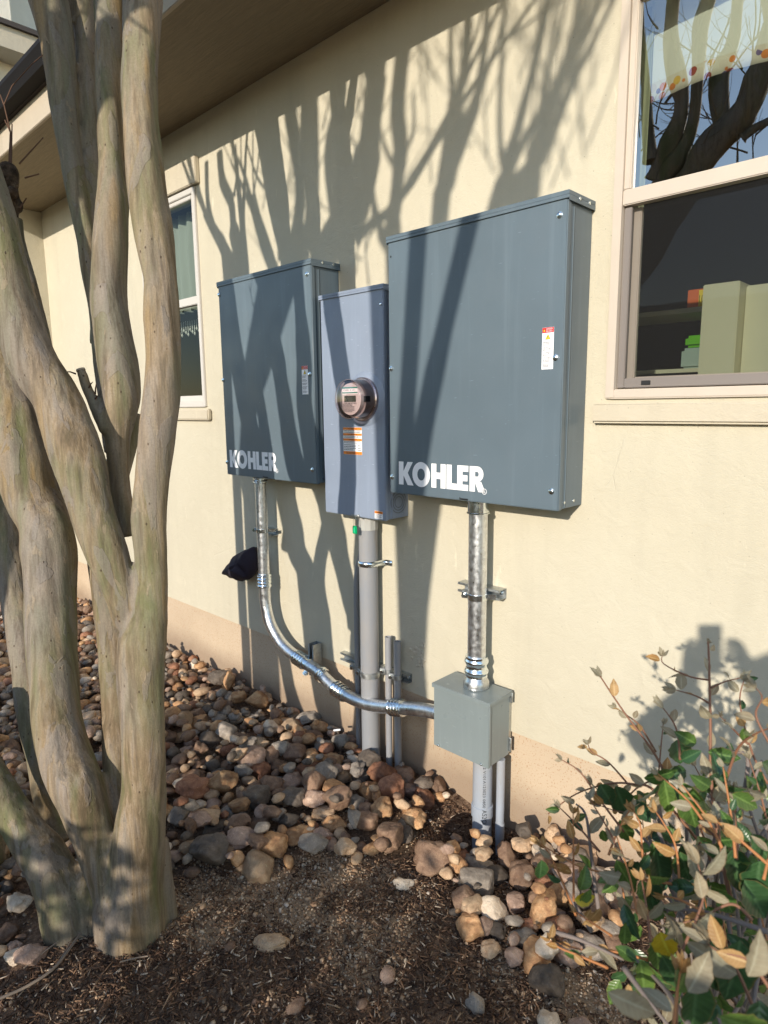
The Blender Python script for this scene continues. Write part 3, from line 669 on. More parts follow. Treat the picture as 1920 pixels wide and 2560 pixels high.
def valmat():
    m = mat('valance_cloth', (.72, .70, .58), .85, spec=.1); k = N(m); tc = k.n('TexCoord'); sp = k.n('SeparateXYZ'); k.l(tc.outputs['Object'], sp.inputs[0])
    v = k.coord(); cells = k.n('TexVoronoi'); cells.inputs['Scale'].default_value = 34; k.l(v, cells.inputs['Vector'])
    bw = k.n('RGBToBW'); k.l(cells.outputs['Color'], bw.inputs[0])
    pc = k.ramp(bw.outputs[0], [(0, (.60,.50,.38)), (.3, (.62,.2,.04)), (.45, (.62,.55,.42)), (.58, (.30,.05,.03)), (.68, (.66,.42,.08)), (.78, (.14,.10,.20))], 'CONSTANT')
    ring = k.ramp(cells.outputs['Distance'], [(0, 1.0), (.42, 1.0), (.46, 0.0)])
    band = k.mix(ring, (.66,.60,.46), pc); z = sp.outputs[2]
    k.col(k.mix(k.ramp(z, [(.060, 1.0), (.062, 0.0)]), (.72, .70, .58), band))
    b = k.b; b.inputs['Transmission Weight'].default_value = 0; return m
M_VAL = valmat()
val = cloth(-.98, .1, 2.68, 3.1, .13, .012, 18, 'valance', M_VAL, wavy=.006); tag(val, 'cream window valance with fruit patterned border behind the upper right pane', 'valance')
M_SHEER = mat('sheer', (.36, .38, .33), .9, spec=.1); M_SHEER.node_tree.nodes['Principled BSDF'].inputs['Alpha'].default_value = .85
cu = cloth(-4.24, -3.6, 2.33, 2.93, .14, .022, 60, 'curtain', M_SHEER, 160, seed=3); tag(cu, 'greenish sheer curtain hanging in the upper half of the left window', 'curtain')
mb = MB()
for i in range(30):
    x = -4.4+i*.028; mb.tube([(x,.2,2.29),(x,.2,2.25-.03*((i*7) % 3)/2)], .003, 5); mb.lathe((x,.2,2.22-.03*((i*7) % 3)/2), (0,0,1), [(0,0),(.012,.008),(.03,0)], 6)
ob = build(mb, 'chandelier', mat('crystal', (.7,.68,.62), .15), None); tag(ob, 'row of crystal drops glinting inside the lower left window', 'chandelier')
# things inside the right window
cab = thing('cabinet', 'cream painted cabinet end standing in sunlight inside the right window', 'cabinet', (-.80, .5, .9))
mb = MB(); mb.box((-.857, .40, .9), (-.737, .62, 2.12)); build(mb, 'side_panel', M_CAB, cab, bevel=.003)
mb = MB(); mb.box((-.735, .47, .9), (-.2, .62, 2.11)); build(mb, 'door', M_CAB, cab, bevel=.003)
mb = MB(); mb.box((-1.5, .75, 2.075), (-.86, 1.05, 2.095)); mb.box((-1.5, .70, 1.83), (-.86, 1.05, 1.846)); 
sh = build(mb, 'shelf', M_CAB, None); tag(sh, 'cream shelf left of the cabinet end inside the right window', 'shelf')
mb = MB(); mb.box((-1.045, .78, 2.0955), (-.96, .86, 2.17)); bx_ = build(mb, 'carton', mat('carton_orange', (.75, .14, .02), .5), None, bevel=.002); tag(bx_, 'small orange and yellow carton on the indoor shelf', 'carton')
mb = MB(); mb.box((-1.0, .7790, 2.0965), (-.962, .7795, 2.165)); build(mb, 'front_label', M_YEL, bx_); text('100', .03, -.998, 2.115, .7785, 'printed_number', M_BLK, bx_, .034)
tub = thing('storage_tub', 'translucent storage tub with bright green lid behind the right window', 'tub', (-1.0, .85, 1.846))
mb = MB(); mb.box((-1.06, .78, 1.8465), (-.88, .98, 1.935)); build(mb, 'tub_body', mat('tub', (.45, .55, .48), .4), tub, bevel=.012)
mb = MB(); mb.box((-1.045, .775, 1.9355), (-.875, .985, 1.985)); build(mb, 'lid', mat('lid_green', (.18, .62, .02), .35), tub, bevel=.012)
cu = cloth(-1.0, -.965, 1.76, 2.9, .12, .01, 120, 'side_curtain', mat('side_curtain', (.35, .36, .22), .9), 10); tag(cu, 'narrow olive curtain edge at the left of the right window', 'curtain')
# ------------------------------------------------------------------ logo letters (height 1)
def arc(cx, cz, rx, rz, a0, a1, n=14): return [(cx+rx*math.cos(math.radians(a0+(a1-a0)*i/n)), cz+rz*math.sin(math.radians(a0+(a1-a0)*i/n))) for i in range(n+1)]
def ring(mb, outer, inner, y, closed, T):
    n = len(outer); o = [T(*p) for p in outer]; i_ = [T(*p) for p in inner]
    vs = [(x, y, z) for x, z in o]+[(x, y, z) for x, z in i_]
    mb.add(vs, [(k, (k+1) % n, (k+1) % n+n, k+n) for k in range(n if closed else n-1)])
def logo(x0, x1, z0, h, y, parent):
    mb = MB(); W_ = 4.62; sx = (x1-x0)/W_
    cur = [0.0]
    def poly(pts):
        mb.add([(x0+(cur[0]+a)*sx, y, z0+b*h) for a, b in pts], [tuple(range(len(pts)))])
    T = lambda a, b: (x0+(cur[0]+a)*sx, z0+b*h)
    poly([(0,0),(.29,0),(.29,1),(0,1)]); poly([(.29,.40),(.54,0),(.90,0),(.55,.53),(.86,1),(.54,1),(.29,.60)]); cur[0] = .82      # K
    o = arc(.53, .5, .52, .53, 0, 360, 40)[:-1]; i_ = arc(.53, .5, .22, .25, 0, 360, 40)[:-1]; ring(mb, o, i_, y, True, T); cur[0] = 1.95
    poly([(0,0),(.28,0),(.28,.38),(.28,.64),(.28,1),(0,1)]); poly([(.28,.38),(.52,.38),(.52,.64),(.28,.64)]); poly([(.52,0),(.80,0),(.80,1),(.52,1),(.52,.64),(.52,.38)]); cur[0] = 2.80   # H
    poly([(0,0),(.56,0),(.56,.25),(.28,.25),(.28,1),(0,1)]); cur[0] = 3.30
    poly([(.08,0),(.66,0),(.66,.24),(.36,.24),(.36,.38),(.62,.38),(.62,.62),(.36,.62),(.36,.76),(.66,.76),(.66,1),(.08,1)]); cur[0] = 4.02    # E
    cur[0] = 3.98
    poly([(.05,0),(.33,0),(.33,.40),(.33,.60),(.33,.79),(.33,1),(.05,1)])
    n = 12; ou = [(.33,1),(.45,1)]+arc(.45,.70,.30,.30,90,-90,n)[1:]+[(.33,.40)]; inn = [(.33,.79),(.44,.79)]+arc(.44,.695,.075,.095,90,-90,n)[1:]+[(.33,.60)]
    ring(mb, ou, inn, y, False, T); poly([(.33,.40),(.33,.36),(.50,0),(.86,0),(.64,.41),(.52,.405),(.45,.40)][::-1]); 
    lg = build(mb, 'logo', M_WHT, parent); lg['label'] = 'white block capitals printed low on the door'
    mb = MB(); r = h*.115; c = (x1+r*1.35, z0+.04*h); T2 = lambda a, b: (c[0]+a, c[1]+b)
    ring(mb, arc(0,0,r,r,0,360,20)[:-1], arc(0,0,r*.82,r*.82,0,360,20)[:-1], y, True, T2)
    t_ = text('R', r*1.0, c[0]-r*.42, c[1]-r*.5, y, '', None, None, r*.8); mb.add(t_.v, t_.f); build(mb, 'trademark_ring', M_WHT, lg)
def screw(x, y, z, parent, axis=(0,-1,0), r=.0085):
    mb = MB(); mb.lathe((x,y,z), axis, [(0, r*1.25), (.0015, r*1.25), (.002, r), (.006, r*.95), (.0075, r*.6)], 6+6); build(mb, 'screw', M_CPL, parent, smooth=30)
def lines(x0, x1, z0, z1, n, y, parent, seed=1, gap=()):
    r = random.Random(seed); mb = MB()
    for i in range(n):
        if i in gap: continue
        z = z1-(z1-z0)*(i+.5)/n; t_ = (z1-z0)/n*.22; x = x0; xe = x1-(x1-x0)*r.choice([0, .05, .2, .35])
        while x < xe-.001:
            l = min(r.uniform(.0015, .005), xe-x); mb.add([(x,y,z-t_),(x+l,y,z-t_),(x+l,y,z+t_),(x,y,z+t_)], [(0,1,2,3)]); x += l+.0009
    return build(mb, 'small_print', M_INK, parent)
def quad(x0, x1, z0, z1, y, name, m, parent):
    mb = MB(); mb.add([(x0,y,z0),(x1,y,z0),(x1,y,z1),(x0,y,z1)], [(0,1,2,3)]); return build(mb, name, m, parent)
def danger(x0, x1, z0, z1, yf, parent):
    st = quad(x0, x1, z0, z1, yf-.0008, 'warning_label', M_WHT, parent); h = z1-z0; w_ = x1-x0
    quad(x0+.0005, x1-.0005, z1-h*.125, z1-.0005, yf-.0014, 'red_header', M_RED, st)
    text('DANGER', h*.034, x0+w_*.34, z1-h*.055, yf-.002, 'danger_text', M_WHT, st, w_*.56)
    text('PELIGRO', h*.034, x0+w_*.34, z1-h*.108, yf-.002, 'danger_text', M_WHT, st, w_*.56)
    cx, cz, s_ = x0+w_*.5, z1-h*.225, w_*.24
    def tri(cx, cz, s_, y, m): 
        mb = MB(); mb.add([(cx-s_, y, cz-s_*.8), (cx+s_, y, cz-s_*.8), (cx, y, cz+s_)], [(0,1,2)]); build(mb, 'hazard_triangle', m, st)
    tri(cx, cz, s_, yf-.0014, M_INK); tri(cx, cz-.0002, s_*.82, yf-.0019, M_YEL); mb = MB(); mb.add([(cx-.001,yf-.0024,cz-.005),(cx+.001,yf-.0024,cz-.005),(cx+.0015,yf-.0024,cz+.003),(cx-.0015,yf-.0024,cz+.003)], [(0,1,2,3)]); build(mb, 'hazard_mark', M_INK, st)
    tri(x0+w_*.18, z1-h*.07, w_*.085, yf-.002, M_YEL)
    quad(x0+w_*.03, x1-w_*.03, z1-h*.322, z1-h*.318, yf-.0014, 'rule', M_INK, st)
    lines(x0+w_*.08, x1-w_*.12, z0+h*.05, z1-h*.34, 20, yf-.0014, st, 5, (3, 7, 11, 16))
def cabinet_box(name, x0, x1, z0, z1, yf, m, label, door=.024, cap=.024, group=None):
    t_ = thing(name, label, 'electrical box', ((x0+x1)/2, 0, z0), group)
    mb = MB(); mb.box((x0+.004, yf+door+.001, z0+.003), (x1-.004, -.002, z1-.004)); build(mb, 'body', m, t_, bevel=.002)
    mb = MB(); mb.box((x0, yf, z0), (x1, yf+door, z1-cap*.6)); build(mb, 'door', m, t_, bevel=.0035, seg=3)
    mb = MB(); mb.box((x0-.006, yf-.006, z1-cap*.55), (x1+.006, -.001, z1)); mb.box((x0-.006, yf-.006, z1-cap), (x1+.006, yf-.003, z1-cap*.551)); mb.box((x1+.004, yf-.0029, z1-cap*1.25), (x1+.006, -.001, z1-cap*.551)); mb.box((x0-.006, yf-.0029, z1-cap*1.25), (x0-.004, -.001, z1-cap*.551)); build(mb, 'top_cap', m, t_, bevel=.0012, seg=1)
    mb = MB(); mb.box((x1-.0038, yf+door+.02, z0+.006), (x1-.0012, yf+door+.024, z1-.04)); build(mb, 'side_seam', m, t_)
    return t_
b1 = cabinet_box('control_cabinet', -3.108, -2.344, 1.346, 2.362, -.173, M_BOX, 'left of the two dark grey steel cabinets, smaller looking, above the bent conduit')
b3 = cabinet_box('control_cabinet', -1.868, -1.084, 1.347, 2.367, -.172, M_BOX, 'right of the two dark grey steel cabinets, nearest the screened window')
for b_, xl, xr, yf in ((b1, -3.108, -2.372, -.173), (b3, -1.868, -1.112, -.172)):
    for z in (1.413, 1.856, 2.298):
        screw(xr, yf, z, b_)
        if b_ is b1 or z < 2.2: screw(xl+.014 if b_ is b3 else xl+.006, yf, z, b_)
    mb = MB(); mb.lathe((xl+.016, yf-.0005, 2.29), (0,-1,0), [(0,.004),(.0004,.004)], 10); build(mb, 'screw_hole', M_BLK, b_)
    for yy in (-.11, -.045):
        for zz in (2.352,):
            mb = MB(); xx = -2.338 if b_ is b1 else -1.078; mb.lathe((xx-.0005, yy, zz), (1,0,0), [(0,.006),(.003,.0055),(.0035,.003)], 10); build(mb, 'rivet', M_CPL, b_, smooth=40)
            mb = MB(); mb.lathe((xx-.0095, yy-.02, 1.372), (1,0,0), [(0,.0055),(.003,.005),(.0035,.003)], 10); build(mb, 'rivet', M_CPL, b_, smooth=40)
logo(-1.816, -1.402, 1.386, .095, -.1732, b3); logo(-3.074, -2.665, 1.388, .094, -.1742, b1)
danger(-1.163, -1.120, 1.82, 1.955, -.172, b3); danger(-2.430, -2.385, 1.765, 1.896, -.173, b1)
for b_, x, y in ((b3, -1.482, -.1728), (b1, -2.75, -.1738)):
    mb = MB(); mb.box((x-.02, y-.0004, 1.350), (x+.02, y, 1.356)); mb.box((x-.02, y-.0004, 1.356), (x-.016, y, 1.359)); build(mb, 'latch_slot', M_BLK, b_)
# meter cabinet
b2 = cabinet_box('meter_cabinet', -2.31, -1.915, 1.216, 2.199, -.153, M_MTR, 'narrow blue grey meter cabinet between the two dark grey cabinets', cap=.02)
cx, cz = -2.03, 1.737
mb = MB(); mb.lathe((cx,-.1525,cz), (0,-1,0), [(0,.118),(.002,.116),(.006,.098),(.010,.093)], 48); build(mb, 'meter_collar', M_MTR, b2, smooth=50)
mb = MB(); mb.lathe((cx,-.1626,cz), (0,-1,0), [(0,.092),(.012,.092),(.016,.088),(.016,.083)], 48); build(mb, 'sealing_ring', zinc('ring_steel', (.55,.45,.45), .3), b2, smooth=40)
met = thing('electric_meter', 'round glass covered electric meter plugged into the blue grey cabinet', 'meter', (cx, -.17, cz-.08))
mb = MB(); mb.lathe((cx,-.179,cz), (0,-1,0), [(0,.083),(.05,.081),(.066,.079),(.070,.083),(.074,.083),(.078,.077),(.083,.06),(.084,0)], 48); build(mb, 'glass_cover', M_MGL, met, smooth=50)
mb = MB(); mb.lathe((cx,-.172,cz), (0,-1,0), [(0,.079),(.004,.079),(.045,.076),(.046,.0)], 40); build(mb, 'inner_body', mat('meter_body', (.30,.27,.27), .45), met, smooth=40)
mb = MB(); mb.lathe((cx,-.2188,cz), (0,-1,0), [(0,.066),(.022,.066),(.0225,0)], 40); fp = build(mb, 'face_plate', mat('meter_face', (.55,.52,.52), .5), met, smooth=40)
yf = -.2420
quad(cx-.047, cx+.047, cz+.020, cz+.050, yf, 'name_band', M_WHT, fp); quad(cx-.047, cx+.047, cz+.024, cz+.029, yf-.0005, 'teal_stripe', M_TEAL, fp); quad(cx-.047, cx+.047, cz+.044, cz+.050, yf-.0005, 'teal_stripe', M_TEAL, fp)
text('TYPE  3 W', .006, cx-.04, cz+.034, yf-.0006, 'printed_text', M_INK, fp, .07)
quad(cx-.036, cx+.036, cz-.012, cz+.014, yf, 'display', mat('lcd', (.06,.075,.065), .25), fp)
lines(cx-.045, cx+.045, cz-.055, cz-.018, 7, yf, fp, 9); text('CL200 240V 3W 60Hz', .006, cx-.04, cz-.02, yf-.0005, 'printed_text', M_INK, fp, .08)
mb = MB(); mb.box((cx+.060,-.225,cz-.012), (cx+.0795,-.20,cz+.012)); build(mb, 'optical_port', M_BLK, met)
st = quad(-2.173, -2.053, 1.495, 1.615, -.1538, 'attention_label', M_WHT, b2)
for z0_, z1_, s_ in ((1.6035, 1.6145, '! ATTENTION'), (1.579, 1.589, '! ATTENTION'), (1.5555, 1.566, '! ATENCION'), (1.4955, 1.509, '')):
    quad(-2.1725, -2.0535, z0_, z1_, -.1543, 'orange_band', M_ORG, st)
    if s_: text(s_, .0068, -2.142, z0_+.002, -.1548, 'attention_text', M_BLK, st, .058)
lines(-2.169, -2.058, 1.590, 1.603, 2, -.1543, st, 2); lines(-2.169, -2.07, 1.567, 1.579, 2, -.1543, st, 3); lines(-2.169, -2.06, 1.543, 1.555, 2, -.1543, st, 4)
lines(-2.169, -2.09, 1.512, 1.541, 4, -.1543, st, 6); lines(-2.155, -2.07, 1.4975, 1.5065, 2, -.1546, st, 7); lines(-2.080, -2.058, 1.512, 1.541, 4, -.1543, st, 12)
st = quad(-1.980, -1.930, 1.222, 1.256, -.1538, 'small_warning_label', M_WHT, b2); quad(-1.9795, -1.9305, 1.2445, 1.2555, -.1543, 'orange_band', M_ORG, st); text('! WARNING', .0062, -1.972, 1.2472, -.1548, 'warning_text', M_BLK, st, .034)
lines(-1.977, -1.935, 1.224, 1.243, 5, -.1543, st, 8)
screw(-1.927, -.153, 2.12, b2, r=.005)
mb = MB(); mb.box((-2.13,-.1545,1.2165),(-2.075,-.1525,1.2235)); mb.lathe((-2.082,-.1525,1.222),(0,-1,0),[(0,.008),(.008,.007),(.010,.003)],12); build(mb, 'latch', M_STR, b2)
mb = MB()
for r in (.05, .038, .026):
    o = arc(-.067, 1.29, r, r, 0, 360, 32)[:-1]; i_ = arc(-.067, 1.29, r-.004, r-.004, 0, 360, 32)[:-1]; n = 32
    mb.add([(-1.9165, y, z) for y, z in o]+[(-1.9165, y, z) for y, z in i_], [(k, (k+1) % n, (k+1) % n+n, k+n) for k in range(n)])
build(mb, 'knockout', mat('knockout_groove', (.14,.16,.19), .5), b2)
seal = thing('padlock_seal', 'small bright green plastic seal hanging on wire under the meter cabinet', 'seal', (-2.105, -.15, 1.13))
mb = MB(); mb.box((-2.125,-.155,1.135), (-2.098,-.147,1.172)); sb = build(mb, 'seal_body', M_GRN, seal, bevel=.003); mb = MB(); mb.box((-2.115,-.1562,1.142), (-2.108,-.1554,1.165)); build(mb, 'slot', mat('green_light', (.05,.6,.3), .3), sb)
mb = MB(); mb.tube([(-2.118,-.151,1.172),(-2.12,-.151,1.195),(-2.11,-.151,1.214),(-2.098,-.151,1.20),(-2.103,-.151,1.172)], .001, 6); build(mb, 'wire', M_CPL, seal)
# ------------------------------------------------------------------ junction box
jb = thing('junction_box', 'light grey square junction box low on the wall, fed by two metal conduits', 'electrical box', (-1.4875, -.09, .296))
X0, X1, Z0, Z1, YF = -1.627, -1.348, .296, .573, -.175
mb = MB(); mb.box((X0+.003, YF+.018, Z0+.003), (X1-.003, -.03, Z1-.004)); build(mb, 'body', M_JB, jb, bevel=.002)
mb = MB(); mb.box((X0, YF, Z0), (X1, YF+.017, Z1-.012)); build(mb, 'front_cover', M_JB, jb, bevel=.003, seg=3)
mb = MB(); mb.box((X0-.005, YF-.006, Z1-.0035), (X1+.005, -.02, Z1)); mb.box((X0-.005, YF-.006, Z1-.018), (X1+.005, YF-.003, Z1-.0036)); mb.box((X1+.0035, YF-.0029, Z1-.018), (X1+.005, -.02, Z1-.0036)); build(mb, 'rain_lid', M_JB, jb, bevel=.0012, seg=1)
for x in (-1.598, -1.382): screw(x, YF, .306, jb, r=.0048)
mb = MB(); mb.box((X1-.05, -.029, Z0+.015), (X1+.006, -.022, Z0+.075)); mb.box((X1-.05, -.029, Z1-.05), (X1+.008, -.022, Z1-.006)); mb.box((X1-.045, -.0215, Z0-.0), (X1-.012, .0-.001, Z1-.02)); build(mb, 'mounting_bracket', M_STR, jb, bevel=.001, seg=1)
# ------------------------------------------------------------------ conduits
def coupling(path, m, parent, r, L, n=3, name='coupling'):
    """ribbed fitting on a straight run: path = (centre, axis)"""
    c, ax = Vector(path[0]), Vector(path[1]).normalized(); prof = [(-L/2, r*1.02)]
    k_ = 40
    for i in range(k_+1):
        t_ = i/k_; z = -L/2+L*t_; rr = r*1.13
        for q in range(n):
            p = (q+.5)/n; rr = max(rr, r*(1.13+.2*math.exp(-((t_-p)/(.28/n))**2)) if n > 1 else rr)
        if t_ < .08 or t_ > .92: rr = r*1.22
        prof.append((z, rr))
    prof.append((L/2, r*1.02)); mb = MB(); mb.lathe(c, ax, prof, 28); return build(mb, name, m, parent, smooth=50)
def smooth_path(P, n=8):
    P = [Vector(p) for p in P]; out = []
    for i in range(len(P)-1):
        a, b, c, d = P[max(i-1,0)], P[i], P[i+1], P[min(i+2,len(P)-1)]
        for j in range(n):
            t_ = j/n; out.append(.5*((2*b)+(c-a)*t_+(2*a-5*b+4*c-d)*t_*t_+(3*b-a-3*c+d)*t_**3))
    return out+[P[-1]]
CY = -.10; RC = .031
pth = [(-2.903,CY,1.345),(-2.903,CY,1.1),(-2.903,CY,.80),(-2.903,CY,.70),(-2.898,CY,.62),(-2.868,CY,.53),(-2.80,CY,.457),(-2.72,CY,.413),(-2.60,CY,.383),(-2.52,CY,.37)]
pth2 = [(-2.52,CY,.37),(-2.47,CY,.362),(-2.41,CY,.338),(-2.35,CY,.315),(-2.28,CY,.300)]
pth3 = [(-2.28,CY,.300),(-2.18,CY,.293),(-2.07,CY,.302),(-1.95,CY,.330),(-1.90,CY,.345),(-1.75,CY,.385),(-1.63,CY,.405)]
con = thing('bent_conduit', 'shiny steel conduit curving from the left cabinet down and across into the junction box', 'conduit', (-2.9, CY, .3))
full = pth+pth2[1:]+pth3[1:]
mb = MB(); mb.tube(smooth_path(full, 8), RC, 28); build(mb, 'tube', M_EMT, con, smooth=50)
def on(i): a, b = Vector(full[i]), Vector(full[i+1]); return a, b-a
coupling(((-2.903,CY,1.325),(0,0,1)), M_CPL, con, RC, .034, 2); coupling(((-2.903,CY,.765),(0,0,1)), M_CPL, con, RC, .075, 4)
coupling(((-2.605,CY,.384),(1,0,-.18)), M_CPL, con, RC, .080, 4); coupling(((-2.435,CY,.349),(1,0,-.38)), M_CPL, con, RC, .032, 2)
coupling(((-2.295,CY,.303),(1,0,-.16)), M_CPL, con, RC, .085, 4); coupling(((-1.905,CY,.344),(1,0,.27)), M_CPL, con, RC, .080, 4)
mb = MB(); mb.lathe((-1.66,CY,.398), (1,0,.17), [(0,RC*1.15),(.03,RC*1.15)], 24); build(mb, 'end_fitting', M_CPL, con, smooth=40)
def bolt(mb, c, ax, L=.03, r=.005):
    mb.lathe(c, ax, [(-L/2, .0), (-L/2, r*1.7), (-L/2+.006, r*1.7), (-L/2+.006, r*.7), (L/2-.012, r*.7), (L/2-.012, r*1.6), (L/2-.006, r*1.6), (L/2-.006, r*.7), (L/2, r*.7), (L/2, 0)], 10)
def clampring(label, c, ax, r, w_=.02, bolt_dir=(0,-1,0), leg_to=None, group='pipe clamps', m=None):
    """strap round a pipe with an ear and bolt"""
    c, ax = Vector(c), Vector(ax).normalized(); t_ = thing('pipe_clamp', label, 'clamp', c, group)
    mb = MB(); mb.lathe(c-ax*w_/2, ax, [(0, r+.0005), (0, r+.003), (w_, r+.003), (w_, r+.0005)], 28)
    bd = Vector(bolt_dir).normalized(); side = bd.cross(ax).normalized()
    for s_ in (-1, 1): mb.obox(c+bd*(r+.014)+side*s_*.004, bd*.012, side*.0012, ax*w_/2)
    if leg_to is not None: lt = Vector(leg_to); d = (lt-(c-bd*0)); mb.obox((c+lt)/2, (lt-c)/2, ax*w_/2*.9, d.cross(ax).normalized()*.0012)
    build(mb, 'strap', m or M_CPL, t_, bevel=.0005, seg=1)
    mb = MB(); bolt(mb, c+bd*(r+.016), side, .034); build(mb, 'bolt', M_CPL, t_, smooth=30); return t_
def strut(label, a, b, depth_dir, w_=.041, d_=.041, group='strut channels'):
    """C channel from a to b, open towards depth_dir"""
    a, b = Vector(a), Vector(b); ax = (b-a).normalized(); dd = Vector(depth_dir).normalized(); sd = ax.cross(dd).normalized(); T = .0025
    prof = [(-w_/2,0),(w_/2,0),(w_/2,d_),(w_/2-.010,d_),(w_/2-.010,d_-.007),(w_/2-.010+T*.6,d_-.007),(w_/2-.010+T*.6,d_-T),(w_/2-T,d_-T),(w_/2-T,T),(-w_/2+T,T),(-w_/2+T,d_-T),(-w_/2+.010-T*.6,d_-T),(-w_/2+.010-T*.6,d_-.007),(-w_/2+.010,d_-.007),(-w_/2+.010,d_),(-w_/2,d_)]
    n = len(prof); mb = MB(); mb.add([a+sd*p+dd*q for p, q in prof]+[b+sd*p+dd*q for p, q in prof], [(i, (i+1) % n, (i+1) % n+n, i+n) for i in range(n)]+[tuple(range(n))[::-1], tuple(range(n, 2*n))])
    t_ = thing('strut_channel', label, 'strut', (a+b)/2, group); o = build(mb, 'channel', M_STR, t_)
    mb = MB(); L = (b-a).length
    mb.lathe(b-ax*.022+dd*(T+.0004), dd, [(0,.011),(.002,.011),(.0025,.007),(.008,.007),(.0085,.0)], 12); build(mb, 'anchor_screw', M_CPL, t_, smooth=30); return t_
strut('short steel strut behind the conduit under the left cabinet', (-3.01,-.001,1.024), (-2.893,-.001,1.024), (0,-1,0), .038, .05)
clampring('clamp on the vertical part of the bent conduit below the left cabinet', (-2.903,CY,1.045), (0,0,1), RC, .02, (-1,-.3,0), (-2.85,-.052,1.045))
mb_ = strut('upright dark steel strut holding the bent conduit at the foundation', (-2.55,-.015,.30), (-2.55,-.015,.475), (0,-1,0), .041, .058)
clampring('clamp with hanging bolt where the bent conduit crosses the upright strut', (-2.545,CY,.374), (1,0,-.15), RC, .02, (0,-.45,-1), (-2.545,-.06,.395))
vc = thing('straight_conduit', 'thick straight galvanised conduit between the right cabinet and the junction box', 'conduit', (-1.473, -.09, .575)); VX, VY, VR = -1.473, -.09, .037
mb = MB(); mb.tube([(VX,VY,.58),(VX,VY,1.0),(VX,VY,1.346)], VR, 32); build(mb, 'tube', M_EMT, vc, smooth=50)
coupling(((VX,VY,1.315),(0,0,1)), M_CPL, vc, VR, .05, 1); coupling(((VX,VY,.665),(0,0,1)), M_CPL, vc, VR, .085, 2)
mb = MB(); mb.lathe((VX,VY,.5735), (0,0,1), [(0,VR*1.30),(.004,VR*1.42),(.026,VR*1.42),(.034,VR*1.3),(.05,VR*1.12)], 28); build(mb, 'locknut', zinc('cast_fitting', (.6,.62,.63), .3), vc, smooth=30)
strut('horizontal strut behind the straight conduit under the right cabinet', (-1.60,-.001,.963), (-1.395,-.001,.963), (0,-1,0), .041, .05)
clampring('clamp with bolt on the straight conduit under the right cabinet', (VX,VY,.955), (0,0,1), VR, .024, (-1,-.35,0), (-1.41,-.052,.955))
# grey plastic pipes
def pipe(name, label, x, y, z0, z1, r, m, bell=None, top_open=False, coll=None, pts=None):
    t_ = thing(name, label, 'pipe', (x, y, z0), 'plastic pipes on the wall'); mb = MB()
    if pts: mb.tube(pts, r, 24)
    elif top_open: mb.lathe((x,y,z0), (0,0,1), [(0,r),(z1-z0,r),(z1-z0,r*.78),(z1-z0-.06,r*.76),(z1-z0-.06,0)], 24)
    else: mb.tube([(x,y,z0),(x,y,(z0+z1)/2),(x,y,z1)], r, 28)
    build(mb, 'tube', m, t_, smooth=40)
    if bell: mb = MB(); mb.lathe((x,y,bell[0]), (0,0,1), [(0,r*1.01),(.001,r*1.12),(bell[1]-.003,r*1.12),(bell[1],r*1.02)], 28); build(mb, 'coupling', m, t_, smooth=40)
    if coll: mb = MB(); mb.lathe((x,y,coll[0]), (0,0,1), [(0,r*1.01),(.0,r*1.10),(coll[1],r*1.10)], 12); build(mb, 'adapter', M_PVC3, t_, smooth=20)
    return t_
pipe('plastic_pipe', 'thickest grey plastic pipe dropping from the meter cabinet into the rocks', -2.114, -.066, -.1, 1.2155, .0445, M_PVC, coll=(1.145, .07))
ptx = smooth_path([(-2.228,-.04,-.05),(-2.228,-.04,.4),(-2.228,-.04,.80),(-2.222,-.034,.93),(-2.195,-.03,1.02),(-2.175,-.03,1.1)], 6)
pipe('plastic_pipe', 'thin grey pipe hugging the left side of the thick pipe', -2.228, -.04, -.05, 1.1, .0135, M_PVC, pts=ptx)
pipe('plastic_pipe', 'left of the two short open topped grey pipes', -2.006, -.05, -.05, .645, .0155, M_PVC, top_open=True)
pipe('plastic_pipe', 'right of the two short open topped grey pipes', -1.948, -.05, -.05, .637, .0165, M_PVC, top_open=True)
pj = pipe('plastic_pipe', 'pale printed plastic pipe from the bottom of the junction box into the hollow', -1.428, -.10, -.25, .2955, .040, M_PVC2, bell=(.03, .05))
pipe('plastic_pipe', 'slim pale plastic pipe beside the printed one under the junction box', -1.357, -.075, -.25, .2955, .017, M_PVC2, bell=(-.055, .07))
def wrap_text(s, h, x, y, r, ztop, ang, parent, L):
    mb = text(s, 1, 0, 0, 0, '', None, None); v = np.array(mb.v); a = v[:,0]-v[:,0].min(); b = v[:,2]
    a = a/a.max()*L; b = b/b.max()*h if b.max() > 0 else b
    th = ang+b/r; vs = [(x+(r+.0008)*math.cos(t_), y+(r+.0008)*math.sin(t_), ztop-q) for t_, q in zip(th, a)]
    m2 = MB(); m2.add(vs, mb.f); build(m2, 'printed_text', M_BLK, parent)
wrap_text('C-2 V101A123023 0850', .011, -1.428, -.10, .040, .285, math.radians(-52), pj, .20)
wrap_text('A52CI', .018, -1.428, -.10, .0448, .079, math.radians(-54), pj, .062)
strut('rear horizontal strut with pipes strapped to it at the foundation edge', (-2.365,-.001,.449), (-2.205,-.001,.449), (0,-1,0), .041, .03)
strut('right end of the horizontal strut behind the short open pipes', (-2.16,-.001,.456), (-1.903,-.001,.456), (0,-1,0), .041, .03)
clampring('dark clamp on the thin pipe left of the thick pipe', (-2.228,-.04,.43), (0,0,1), .0135, .022, (-1,-.8,0), None, m=M_STR)
clampring('wide clamp round the thick grey pipe near the foundation edge', (-2.114,-.066,.44), (0,0,1), .0445, .03, (-1,-.5,0), None, m=M_STR)
clampring('clamp on the left short open pipe', (-2.006,-.05,.475), (0,0,1), .0155, .024, (-1,-.6,0), None, m=M_STR)
